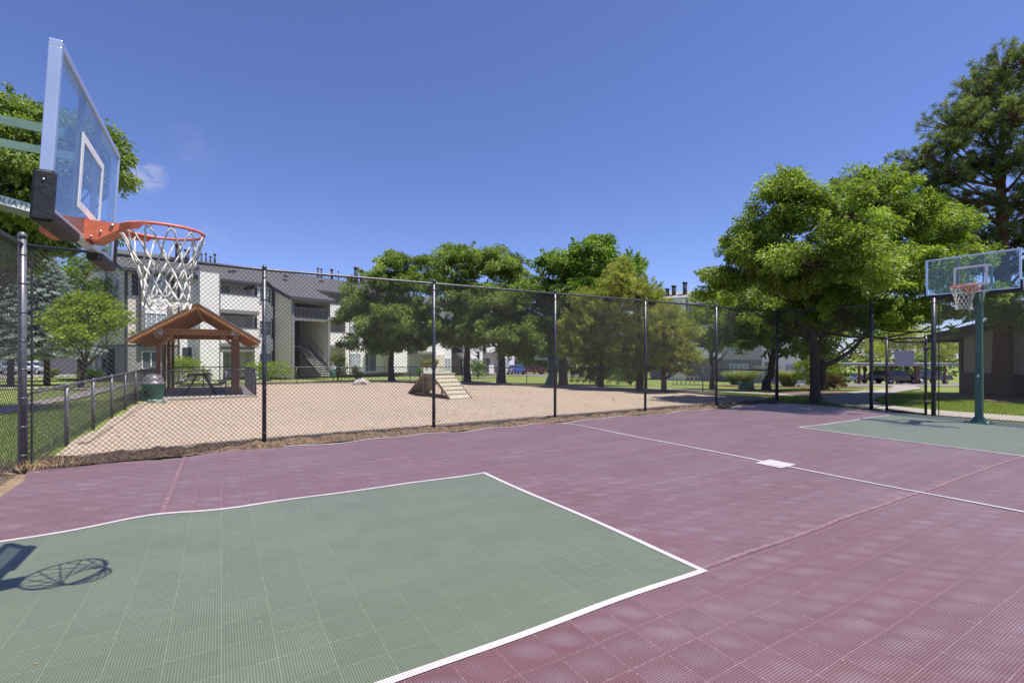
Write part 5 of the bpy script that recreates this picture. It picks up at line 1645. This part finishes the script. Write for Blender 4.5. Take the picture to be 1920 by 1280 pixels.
# --- the big ash by the far corner
T7 = Vector((10.0, 15.9, 0.0))
LB = plobes(15.9, [(1440, 455, 62, 0.6, 0.9), (1385, 500, 55, 0.2, 0.8), (1478, 395, 58, 0.4, 1.0), (1545, 415, 70, -0.6, 0.9), (1612, 385, 62, 0.2, 0.95), (1665, 425, 70, 0.5, 0.9), (1725, 440, 62, 1.0, 0.8), (1775, 430, 34, 1.4, 0.8),
                  (1540, 500, 85, -1.5, 0.8), (1460, 540, 75, 1.2, 0.7), (1640, 520, 85, -0.8, 0.7), (1730, 515, 75, 0.8, 0.75), (1545, 590, 70, 0.4, 0.5), (1630, 598, 70, 0.8, 0.45), (1455, 600, 55, 1.5, 0.45), (1360, 535, 40, 1.2, 0.6),
                  (1700, 590, 60, 1.6, 0.5), (1790, 560, 50, 1.8, 0.5), (1620, 345, 28, 0.2, 1.1), (1470, 350, 22, 0.4, 1.3), (1860, 585, 40, 2.4, 0.4), (1905, 600, 40, 1.6, 0.45), (1850, 555, 36, 2.0, 0.6)])
tree('ash_tree', 'large bright green ash tree with a forked trunk just outside the far court corner', T7, LB, 190000, 0.118, L_ash, 0.155, 3.6, rs, clump=0.36, wide=0.36, down=0.45, shell=0.35, group='broadleaf trees', lean=(-0.1, 0.1),
     limbs=[([Vector((10.05, 15.9, 1.15)), Vector((10.7, 15.95, 1.38)), Vector((11.3, 16.0, 1.75)), Vector((12.0, 16.1, 2.5)), Vector((12.4, 16.2, 3.1))], 0.095), ([Vector((10.0, 15.9, 1.6)), Vector((10.3, 16.0, 2.2)), Vector((10.9, 16.1, 2.7)), Vector((11.4, 16.2, 3.4))], 0.09)])
# second ash behind the corner
p = at(1437, 22.5)
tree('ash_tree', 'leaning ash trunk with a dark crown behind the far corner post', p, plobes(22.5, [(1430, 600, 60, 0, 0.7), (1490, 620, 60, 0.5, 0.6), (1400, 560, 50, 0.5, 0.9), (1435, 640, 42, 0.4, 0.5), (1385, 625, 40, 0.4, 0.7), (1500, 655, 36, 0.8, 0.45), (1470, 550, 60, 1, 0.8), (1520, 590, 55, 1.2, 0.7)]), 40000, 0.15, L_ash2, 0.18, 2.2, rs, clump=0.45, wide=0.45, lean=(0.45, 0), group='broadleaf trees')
p = at(1541, 24.0)
tree('ash_tree', 'slender ash trunk standing close behind the big ash in the mulch bed', p, plobes(24, [(1560, 560, 60, 0, 0.8), (1610, 590, 60, 1, 0.6), (1530, 620, 50, 0, 0.5)]), 9000, 0.15, L_ash2, 0.22, 2.4, rs, clump=0.45, wide=0.45, group='broadleaf trees')
# centre ash trees
p = at(734, 35.5)
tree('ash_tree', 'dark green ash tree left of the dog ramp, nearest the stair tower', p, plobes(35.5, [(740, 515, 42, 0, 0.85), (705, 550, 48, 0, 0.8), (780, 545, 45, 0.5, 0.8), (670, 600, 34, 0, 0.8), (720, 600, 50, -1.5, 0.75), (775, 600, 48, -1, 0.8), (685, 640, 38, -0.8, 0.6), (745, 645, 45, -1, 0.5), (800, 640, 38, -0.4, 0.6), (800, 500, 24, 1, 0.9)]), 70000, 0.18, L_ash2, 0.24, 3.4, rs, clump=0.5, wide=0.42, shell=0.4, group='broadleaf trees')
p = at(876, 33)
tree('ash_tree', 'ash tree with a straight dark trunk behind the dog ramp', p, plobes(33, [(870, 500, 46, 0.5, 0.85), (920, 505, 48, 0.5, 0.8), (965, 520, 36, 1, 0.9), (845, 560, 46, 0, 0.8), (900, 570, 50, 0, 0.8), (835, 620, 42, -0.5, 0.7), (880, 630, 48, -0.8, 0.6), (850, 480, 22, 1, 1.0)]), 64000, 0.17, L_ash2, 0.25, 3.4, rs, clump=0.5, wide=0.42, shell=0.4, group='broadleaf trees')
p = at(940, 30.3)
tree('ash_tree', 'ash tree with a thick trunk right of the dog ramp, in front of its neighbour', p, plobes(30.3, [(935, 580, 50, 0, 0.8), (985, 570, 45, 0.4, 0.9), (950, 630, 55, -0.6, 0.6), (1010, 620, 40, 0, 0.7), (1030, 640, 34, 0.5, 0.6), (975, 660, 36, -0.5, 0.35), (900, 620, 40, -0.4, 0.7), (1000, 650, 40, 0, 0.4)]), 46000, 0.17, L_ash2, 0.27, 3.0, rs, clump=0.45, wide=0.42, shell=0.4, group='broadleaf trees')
p = at(1056, 27.5)
tree('cottonwood_tree', 'bright green broadleaf tree rising behind the olive pines in the centre', p, plobes(31, [(1115, 490, 48, 0, 0.9), (1065, 520, 46, 0, 0.85), (1165, 520, 44, 0, 0.9), (1040, 560, 42, 0, 0.8), (1100, 560, 55, -1, 0.8), (1185, 550, 34, 0, 0.8), (1125, 465, 24, 0, 0.8), (1070, 620, 40, -2, 0.6), (1045, 600, 40, -1, 0.8), (1090, 600, 40, 0, 0.8), (1035, 500, 26, 0, 1)]), 62000, 0.17, L_mid, 0.26, 4.5, rs, clump=0.45, wide=0.6, shell=0.4, group='broadleaf trees')
# bare twigs poking out of its top
tw = MB()
for k in range(9):
    bx_ = at(1050 + 10 * k * (0.3 if k < 5 else 0.35), 31.5, 6.4); top_p = at(1040 + k * 6 + random.uniform(-6, 6), 31.5, 8.1 + random.uniform(-0.8, 0.7))
    tw.tube([bx_, bx_.lerp(top_p, 0.5) + Vector((random.uniform(-.1, .1), 0, 0)), top_p], [0.03, 0.018, 0.006], 4)
q = [o for o in COL.objects if o.name.startswith('cottonwood_tree')][0]
tw.build('dead_branch', M['bark'], q, True)
# small lime tree against building B
p = at(1335, 26)
tree('young_tree', 'small sparse lime green tree in front of the grey apartment block', p, plobes(26, [(1320, 590, 22, 0, 0.8), (1350, 600, 26, 0, 0.8), (1380, 580, 22, 0, 0.8), (1335, 640, 26, 0, 0.7), (1300, 610, 28, 0.6, 0.9), (1345, 560, 24, 0.5, 0.9), (1375, 610, 30, 0.5, 1.0), (1375, 640, 28, 0, 0.8), (1395, 610, 20, 0, 0.8), (1310, 560, 14, 0, 0.8)]), 12000, 0.13, L_lime, 0.12, 2.0, rs, clump=0.35, wide=0.45, shell=0.2, group='broadleaf trees')
# left side
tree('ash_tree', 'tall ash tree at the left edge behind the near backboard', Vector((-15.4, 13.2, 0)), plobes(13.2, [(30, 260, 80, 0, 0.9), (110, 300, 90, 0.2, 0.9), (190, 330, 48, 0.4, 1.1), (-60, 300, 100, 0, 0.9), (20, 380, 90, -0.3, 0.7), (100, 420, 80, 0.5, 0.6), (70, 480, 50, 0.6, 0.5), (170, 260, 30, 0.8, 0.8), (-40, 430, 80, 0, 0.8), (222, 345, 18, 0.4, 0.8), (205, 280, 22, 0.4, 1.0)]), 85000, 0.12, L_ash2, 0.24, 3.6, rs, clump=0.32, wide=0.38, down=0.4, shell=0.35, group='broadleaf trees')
p = at(152, 24.5)
tree('young_tree', 'small rounded lime green tree on the lawn left of the apartment corner', p, plobes(24.5, [(150, 572, 24, 0.3, 0.9), (192, 572, 24, 0, 0.9), (118, 595, 24, 0, 0.8), (228, 596, 20, 0, 0.8), (170, 556, 14, 0, 0.9), (140, 640, 22, -0.4, 0.6), (165, 590, 34, 0, 0.7), (205, 600, 30, 0.3, 0.7), (130, 610, 28, 0, 0.7), (170, 625, 40, -0.3, 0.5), (215, 620, 24, 0, 0.6), (185, 575, 20, 0, 0.6)]), 14000, 0.11, L_lime, 0.11, 1.5, rs, clump=0.24, wide=0.55, shell=0.35, group='broadleaf trees', lean=(0.2, 0))
p = at(150, 34)
tree('shade_tree', 'mid green tree behind the small lime tree, beside the apartment gable', p, plobes(34, [(150, 530, 36, 0, 1.0), (120, 550, 34, 0, 1.0), (175, 560, 28, 0, 1.0), (160, 500, 20, 0, 0.8), (130, 600, 40, 0, 0.8), (110, 520, 24, 0, 1)]), 12000, 0.17, L_mid, 0.16, 3.0, rs, clump=0.5, wide=0.5, group='broadleaf trees')
# trees far right behind carport and far behind
p = at(1700, 74)
tree('far_pine_tree', 'wide grey green pine over the carport beyond the gate', p, plobes(74, [(1700, 650, 36, 0, 0.8), (1660, 655, 30, 0, 0.8), (1740, 650, 34, 0, 0.9), (1770, 665, 24, 0, 0.8), (1630, 665, 26, 0, 0.7), (1690, 625, 30, 0, 0.7)]), 12000, 0.42, L_pin, 0.3, 4, rs, clump=1.2, wide=0.22, down=0.0, group='distant trees')

# distant belt of trees closing the horizon
Lb = []
for k in range(46):
    a = -62 + k * 2.75 + random.uniform(-0.8, 0.8); d = random.uniform(105, 135); x = d * math.tan(R(a)) * 0.98
    if abs(a) > 60: continue
    hgt = random.uniform(5.0, 8.5); Lb.append((x, d, float(grd(x, d)) + hgt * 0.8, random.uniform(4, 6.5), 3, hgt))
for k in range(44):
    a = -60 + k * 2.75 + random.uniform(-0.8, 0.8); d = random.uniform(86, 98); x = d * math.tan(R(a))
    hgt = random.uniform(1.8, 3.4); Lb.append((x, d, float(grd(x, d)) + hgt * 0.7, random.uniform(3, 5), 2.5, hgt))
Q, T, _ = crown_leaves(Lb, 80000, 0.75, rs, 1.6, 0.2, 0.5, 0.2)
o = quads_object('distant_trees', L_dark, Q, T, None); tag(o, kind='stuff', label='distant belt of dark green trees closing the horizon')


# --- olive needled pines in the centre right
def needle_tree(name, label, base, lobes, ntuft, per, L_, Wd, lm, trunk_r, trunk_top, rs, bark='bark', group=None, up=0.2, shell=0.3, rad=1.0, limb_n=None, droop=-0.06, spread=1.2):
    t = thing(name, label, 'tree', base, 0, group)
    mb = MB(); b0 = Vector(base) - Vector((0, 0, 0.1)); tt = Vector((base[0], base[1], base[2] + trunk_top))
    pts_ = [b0 + (tt - b0) * k + Vector((0.05 * math.sin(k * 8 + base[0]), 0, 0)) * (k > 0.1) for k in (0, 0.04, 0.12, 0.3, 0.5, 0.7, 0.85, 1)]
    mb.tube(pts_, [trunk_r * q_ for q_ in (1.5, 1.1, 1.0, 0.85, 0.65, 0.45, 0.3, 0.12)], 12)
    vol = np.array([l_[3] * l_[5] for l_ in lobes]); w = vol / vol.sum()
    PP = []; TT = []
    for lb_, wi in zip(lobes, w):
        k = max(5, int(ntuft * wi)); c = np.array(lb_[:3]); r = np.array(lb_[3:6])
        d = unit(rs.normal(size=(k, 3))); rd = shell + (1 - shell) * rs.rand(k) ** 0.5
        cc = c + d * r * rd[:, None]
        st_z = np.clip(c[2] - 0.9 - base[2], 0.25 * trunk_top, 0.93 * trunk_top)
        f_ = st_z / trunk_top; st_ = b0 + (tt - b0) * f_
        cv = Vector(c); r0 = trunk_r * 0.3 * (1.1 - 0.6 * f_)
        mb.tube(curved(st_, cv, droop * (cv - st_).length), [r0, r0 * 0.85, r0 * 0.7, r0 * 0.55, r0 * 0.45, r0 * 0.3], 6)
        for q_ in cc[:: max(1, k // 60)]:
            qv = Vector(q_); mb.tube([cv.lerp(st_, 0.25 * rs.rand()), cv.lerp(qv, 0.6) + Vector((0, 0, -0.08)), qv], [r0 * 0.35, r0 * 0.2, 0.008], 4, False)
        out = unit(cc - np.array([base[0], base[1], c[2] - 0.5])) + np.array([0, 0, up])
        e = unit(rs.normal(size=(k, per, 3)) + unit(out)[:, None, :] * 0.75)
        st2 = cc[:, None, :] + unit(out)[:, None, :] * (rs.rand(k, per, 1) - 0.5) * L_ * spread
        Ls = (L_ * (0.7 + 0.5 * rs.rand(k, per))).reshape(-1); Cq = st2.reshape(-1, 3); Dq = e.reshape(-1, 3)
        PP.append(leaf_quads(Cq, Dq, Ls, np.full(len(Ls), Wd), rs))
        tn = np.clip(0.45 + 0.28 * rs.normal(size=(k, 1)) + 0.15 * rs.normal(size=(k, per)), 0, 1); TT.append(tn.reshape(-1))
    mb.build('trunk', M[bark], t, True)
    quads_object('crown', lm, np.concatenate(PP), np.concatenate(TT), t)
    return t


p = at(1127, 24.2)
needle_tree('pine_tree', 'bushy olive pine left of the middle fence post, widest of the pine group', p, plobes(24.2, [(1100, 600, 42, 0, 0.8), (1140, 560, 38, 0, 0.9), (1080, 640, 36, 0, 0.7), (1130, 640, 44, -0.4, 0.6), (1160, 520, 28, 0.3, 1.1), (1165, 600, 36, 0, 0.8), (1090, 560, 22, 0, 0.8), (1070, 605, 22, 0, 0.9), (1100, 668, 34, -0.3, 0.5), (1150, 672, 34, 0, 0.5), (1065, 655, 26, 0, 0.6)]), 2000, 16, 0.20, 0.03, L_pin, 0.17, 3.6, rs, group='olive pines')
p = at(1199, 21.5)
needle_tree('pine_tree', 'tall olive pine at the middle fence post, peaked at the top', p, plobes(21.8, [(1200, 600, 42, 0, 0.8), (1195, 550, 36, 0, 0.9), (1165, 530, 26, 0, 1.0), (1215, 645, 42, -0.2, 0.55), (1170, 650, 36, 0, 0.6), (1235, 590, 30, 0, 0.9), (1170, 500, 15, 0.3, 1.2), (1225, 560, 22, 0, 0.8), (1205, 682, 32, -0.2, 0.45), (1172, 680, 30, 0, 0.45), (1235, 668, 30, 0.2, 0.6)]), 1900, 16, 0.19, 0.027, L_pin, 0.17, 3.8, rs, group='olive pines')
p = at(1243, 20.3)
needle_tree('pine_tree', 'rightmost olive pine with a thin trunk beside the sand edge', p, plobes(20.3, [(1250, 620, 38, 0, 0.8), (1270, 655, 32, 0, 0.6), (1240, 665, 36, 0, 0.5), (1285, 620, 20, 0, 0.9), (1255, 585, 26, 0, 0.8), (1262, 690, 24, 0, 0.4), (1290, 668, 22, 0, 0.6)]), 850, 16, 0.18, 0.025, L_pin, 0.12, 2.4, rs, group='olive pines')

# tall ponderosa at right
p = Vector((18.3, 18.0, -0.03))
PL = plobes(18.0, [(1880, 130, 48, 0, 0.9), (1830, 180, 42, 0.3, 0.9), (1780, 235, 44, 0, 0.9), (1850, 230, 46, -0.5, 0.9), (1910, 200, 50, 0.5, 1.0), (1770, 270, 32, -0.4, 0.8), (1820, 310, 44, 0.5, 0.7), (1890, 300, 46, -0.6, 0.8), (1760, 330, 44, 0.2, 0.6), (1705, 300, 32, 0, 0.7), (1690, 330, 26, -0.2, 0.8), (1730, 370, 36, 0.3, 0.6),
                  (1800, 380, 40, 0.4, 0.5), (1900, 380, 42, -0.2, 0.6), (1760, 420, 36, 0.5, 0.5), (1840, 440, 40, 0.6, 0.6), (1910, 450, 40, 0.4, 0.7), (1960, 260, 60, 0, 1.0), (1960, 380, 60, 0, 1.0), (1900, 500, 36, 0.5, 0.5), (1800, 480, 30, 0.8, 0.6)])
needle_tree('ponderosa_pine', 'tall dark ponderosa pine with a thick red brown trunk by the clubhouse at right', p, PL, 2700, 44, 0.20, 0.016, L_pine, 0.30, 11.5, rs, 'barkred', up=0.5, shell=0.45, spread=0.45)

# blue spruce at left
p = at(88, 27.5)
t = thing('blue_spruce', 'silvery blue spruce on the lawn behind the left corner post', 'tree', p)
mb = MB(); mb.tube([p + Vector((0, 0, -0.1)), p + Vector((0, 0, 3)), p + Vector((0, 0, 7.0))], [0.16, 0.11, 0.02], 8)
PP = []; TT = []
for k in range(230):
    f_ = (k / 230) ** 0.85; z = 2.0 + f_ * 5.4; rad = (2.1 + 0.5 * math.sin(k * 1.3)) * (1 - f_) ** 0.75 + 0.15; a = k * 2.399
    tip = p + Vector((rad * math.cos(a), rad * math.sin(a), z - 0.22 * rad)); st_ = p + Vector((0, 0, z))
    mb.tube([st_, st_.lerp(tip, 0.5) + Vector((0, 0, 0.03)), tip], [0.025, 0.016, 0.006], 4, False)
    m_ = int(70 + 160 * rad); tt_ = 0.15 + 0.9 * rs.rand(m_); b_ = np.array(st_)[None] + (np.array(tip) - np.array(st_))[None] * tt_[:, None]
    sd_ = np.array([-math.sin(a), math.cos(a), 0]); b_ = b_ + sd_ * (rs.rand(m_, 1) - 0.5) * 0.55 * rad * (1.15 - tt_[:, None]); b_[:, 2] -= 0.05 * rs.rand(m_)
    dr = unit(np.array([math.cos(a), math.sin(a), -0.15]) + rs.normal(size=(m_, 3)) * 0.6)
    PP.append(leaf_quads(b_, dr, np.full(m_, 0.15), np.full(m_, 0.038), rs)); TT.append(np.clip(0.4 + 0.25 * rs.normal() + 0.25 * rs.normal(size=m_), 0, 1))
mb.build('trunk', M['bark'], t, True); quads_object('crown', L_spruce, np.concatenate(PP), np.concatenate(TT), t)
p = at(20, 27)
t2 = thing('blue_spruce', 'second silvery blue spruce, seen through the tall fence at the left edge', 'tree', p)
for ch in list(t.children):
    c = ch.copy(); COL.objects.link(c); c.parent = t2


def bush(name, label, px, d, w_px, top_py, lm, n=2600, leaf=0.09, z=None, cat='bush', wide=0.5, group='shrubs'):
    p = at(px, d) if z is None else at(px, d, z)
    w = w_px / F * d / 2; h = (H + (665 - top_py) / F * d) - p.z
    lobes = []
    for k in range(5):
        a = k * 2.4; lobes.append((p.x + w * 0.45 * math.cos(a), p.y + w * 0.3 * math.sin(a), p.z + h * (0.42 + 0.1 * math.sin(k * 3.3)), w * 0.6, w * 0.55, h * 0.5))
    t = thing(name, label, cat, p, 0, group)
    mb = MB()
    for k in range(9):
        a = k * 0.7; mb.tube([p, p + Vector((w * 0.3 * math.cos(a), w * 0.2 * math.sin(a), h * 0.4)), p + Vector((w * 0.6 * math.cos(a), w * 0.4 * math.sin(a), h * 0.75))], [0.02, 0.014, 0.006], 4)
    mb.build('stems', M['bark'], t, True)
    Q, T, _ = crown_leaves(lobes, n, leaf, rs, 0.16, 0.0, wide, 0.3)
    quads_object('foliage', lm, Q, T, t)
    return t


bush('bush', 'lime green bush between the pavilion posts in front of the white wall', 348, 31, 62, 664, L_lime, 3500)
bush('bush', 'wide lime green bush right of the pavilion against the apartment wall', 503, 34, 88, 674, L_lime, 5500)
bush('bush', 'upright lime bush beside the outside stairs', 634, 36, 34, 660, L_lime, 2600)
bush('bush', 'small dark bush right of the stairs behind the boulder', 668, 35, 24, 683, L_mid, 1400)
bush('bush', 'tiny pale shrub by the white wall behind the pavilion', 388, 32, 14, 690, L_lime, 600)
bush('bush', 'rounded clipped bush by the far stairs behind the ash trunks', 896, 46, 34, 672, L_mid, 2400, 0.12)
bush('bush', 'dark spreading bush on the lawn between the olive pine trunks', 1120, 30, 100, 684, L_dark, 7500)
bush('bush', 'dark low bush behind the middle fence post', 1182, 31, 56, 688, L_dark, 4200)
bush('bush', 'large lime green bush right behind the ash trunk', 1535, 27, 90, 662, L_lime, 7500, 0.11)
bush('bush', 'rusty tipped small bush right of the ash trunk', 1564, 25.5, 34, 700, L_rust, 2200)
bush('bush', 'dark shrub at the foot of the left apartment gable', 172, 32, 44, 690, L_dark, 2200)
bush('bush', 'yellow green small shrub by the bin enclosure', 98, 40, 20, 688, L_lime, 900)
bush('bush', 'leafy shrub at the foot of the far apartments left of the ramp', 788, 46, 10, 688, L_mid, 500, 0.1)
# potted flowers on the far patio wall
for k, dx in enumerate((0.5, 1.2, 1.9, 2.5)):
    q = mA2 @ Vector((dx, -0.86, 1.1))
    t = thing('flower_planter', ['leftmost', 'second', 'third', 'rightmost'][k] + ' terracotta planter of pale flowers on the far patio wall', 'planter', q, 0, 'planters on the patio wall')
    mb = MB(); mb.lathe([(0.14, 0), (0.2, 0.28), (0.22, 0.28), (0.22, 0.32)], 12); mb.build('pot', M['terracotta'], t)
    Q, T, _ = crown_leaves([(q.x, q.y, q.z + 0.5, 0.30, 0.26, 0.22)], 620, 0.13, rs, 0.2, 0, 0.5, 0.2); quads_object('flowers', L_reed, Q, T, t)


def tuft(name, label, px, d, w_px, h, lm, n, group='ornamental grasses'):
    p = at(px, d); w = w_px / F * d / 2
    a = rs.rand(n) * 2 * np.pi; r = rs.rand(n) ** 0.5 * w * 0.3
    C_ = np.stack([p.x + r * np.cos(a), p.y + r * np.sin(a), np.full(n, p.z)], -1)
    sp = 0.12 + 0.5 * rs.rand(n)
    D_ = unit(np.stack([np.cos(a) * sp, np.sin(a) * sp, np.ones(n)], -1))
    Ls = h * (0.7 + 0.5 * rs.rand(n))
    side = unit(np.cross(D_, rs.normal(size=(n, 3)))) * 0.014
    m1 = C_ + D_ * (Ls * 0.6)[:, None]; e = C_ + D_ * Ls[:, None] + np.stack([np.cos(a), np.sin(a), -0.8 * np.ones(n)], -1) * (Ls * 0.22)[:, None]
    P = np.concatenate([np.stack([C_ - side, C_ + side, m1 + side, m1 - side], 1), np.stack([m1 - side, m1 + side, e + side * 0.2, e - side * 0.2], 1)])
    o = quads_object(name, lm, P - np.array(p), np.tile(rs.rand(n), 2), None)
    o.location = p
    return tag(o, label, 'grass clump', group)


tuft('ornamental_grass', 'pale ornamental grass clump left of the breeze block wall', 1378, 38, 44, 1.15, L_reed, 1500)
tuft('ornamental_grass', 'pale ornamental grass clump in front of the breeze block wall', 1400, 39, 40, 1.3, L_reed, 1500)
tuft('ornamental_grass', 'wide ornamental grass clump right of the far corner post', 1478, 34, 60, 1.25, L_reed, 2400)


# grass blades on the near lawns
def blades(name, pts, h, lm, label, w=0.006):
    n = len(pts); a = rs.rand(n) * 2 * np.pi
    z = grd(pts[:, 0], pts[:, 1]) - 0.045
    C_ = np.stack([pts[:, 0], pts[:, 1], z], -1); D_ = unit(np.stack([np.cos(a) * 0.45, np.sin(a) * 0.45, np.ones(n)], -1)); Ls = h * (0.5 + 0.9 * rs.rand(n))
    s_ = np.stack([-np.sin(a), np.cos(a), np.zeros(n)], -1) * w
    P = np.stack([C_ - s_, C_ + s_, C_ + D_ * Ls[:, None]], 1)
    o = quads_object(name, lm, P, rs.rand(n), None, nv=3); tag(o, label, None, None, 'stuff'); return o


def scatter(poly_uv, n, test=None):
    u = poly_uv[0] + rs.rand(n) * (poly_uv[1] - poly_uv[0]); v = poly_uv[2] + rs.rand(n) * (poly_uv[3] - poly_uv[2])
    x = u * CU - v * SU; y = u * SU + v * CU
    return np.stack([x, y], -1)


def off_paths(P, centres):
    keep = np.ones(len(P), bool)
    for C_, w in centres:
        C_ = np.array(C_)
        for a, b in zip(C_[:-1], C_[1:]):
            ab = b - a; t = np.clip(((P - a) @ ab) / (ab @ ab), 0, 1); d = np.linalg.norm(P - a - t[:, None] * ab, axis=1); keep &= d > w / 2
    return P[keep]


pl_left = [([(-11.5, 9.0), (-13.6, 12.0), (-15.4, 15.4), (-16.6, 18.2), (-19.4, 23.0), (-22, 27)], 0.9)]
P = off_paths(scatter((-8.5, -2.5, 9.4, 22), 90000), pl_left)
blades('lawn_grass', P, 0.085, L_grass, 'mown lawn grass left of the sand yard')
P = scatter((-6.5, -2.9, 3.0, 9.3), 30000); blades('lawn_grass', P, 0.09, L_grass, 'lawn grass behind the left end fence')
pl_right = [([(14.4, 10.0), (12.4, 12.2), (11.35, 13.8), (11.15, 15.6), (12.3, 17.6), (15.0, 20.2), (19.0, 24)], 1.5), ([(12.6, 18.0), (10.5, 19.6), (9.0, 21.5), (7.4, 24.4)], 1.2)]
P = scatter((16.1, 26, -2, 14), 120000); P = off_paths(P, pl_right)
P = P[(P[:, 0] * 0 + P[:, 1] < 30) & ((((P[:, 0] - 18.9) / 2.6) ** 2 + ((P[:, 1] - 17) / 3.4) ** 2) > 1) & ((((P[:, 0] - 13.3) / 2.3) ** 2 + ((P[:, 1] - 20.6) / 1.5) ** 2) > 1)]
blades('lawn_grass', P, 0.09, L_grass, 'mown lawn grass behind the right end of the court')
P = scatter((15.9, 17.6, 3.0, 9.0), 9000); P = off_paths(P, pl_right); blades('lawn_grass', P, 0.08, L_grass, 'grass verge under the end fence')

# straw and dry weeds along the fence line and at the corner
n = 700; u = -2.3 + rs.rand(n) * 18; v = 9.1 + rs.normal(size=n) * 0.07
C_ = np.stack([u * CU - v * SU, u * SU + v * CU, 0.03 + 0.05 * rs.rand(n)], -1); D_ = unit(rs.normal(size=(n, 3)) * np.array([1, 1, 0.25]) + np.array([0, 0, 0.1]))
Q = leaf_quads(C_, D_, 0.05 + 0.12 * rs.rand(n), np.full(n, 0.006), rs); o = quads_object('dry_straw', L_straw, Q, rs.rand(n), None); tag(o, 'dry straw and twigs along the foot of the long fence', None, None, 'stuff')
n = 380; C_ = np.stack([corner.x + 0.25 * rs.normal(size=n) + 0.1, corner.y + 0.2 * rs.normal(size=n) - 0.05, np.full(n, 0.10)], -1); D_ = unit(rs.normal(size=(n, 3)) * 0.5 + np.array([0, 0, 1]))
Q = leaf_quads(C_, D_, 0.05 + 0.13 * rs.rand(n), np.full(n, 0.006), rs); o = quads_object('dry_weeds', L_straw, Q, rs.rand(n), None); tag(o, 'dry weeds at the foot of the left corner post', None, None, 'stuff')
n = 1500; u = -1.9 + rs.rand(n) * 15.5; v = 9.6 + rs.rand(n) ** 1.3 * 18
xx = u * CU - v * SU; yy = u * SU + v * CU
C_ = np.stack([xx, yy, grd(xx, yy) + 0.052], -1); D_ = unit(rs.normal(size=(n, 3)) * np.array([1, 1, 0.15]))
Q = leaf_quads(C_, D_, 0.03 + 0.09 * rs.rand(n) ** 2, 0.01 + 0.03 * rs.rand(n), rs); o = quads_object('sand_litter', L_straw, Q, rs.rand(n) * 0.6, None); tag(o, 'twigs and dry leaf bits scattered over the sand yard', None, None, 'stuff')
# small leaves and grit blown over the court
n = 420; u = -2.2 + rs.rand(n) * 15; v = -2 + rs.rand(n) * 11; zc = cw(u, v) + 0.012
C_ = np.stack([u * CU - v * SU, u * SU + v * CU, zc], -1); D_ = unit(rs.normal(size=(n, 3)) * np.array([1, 1, 0.03]))
Q = leaf_quads(C_, D_, 0.008 + 0.02 * rs.rand(n) ** 3, np.full(n, 0.006), rs); Q[:, :, 2] = np.maximum(Q[:, :, 2], zc[:, None] - 0.003)
o = quads_object('leaf_litter', L_straw, Q, rs.rand(n), None); tag(o, 'scattered dry leaf crumbs on the court', None, None, 'stuff')
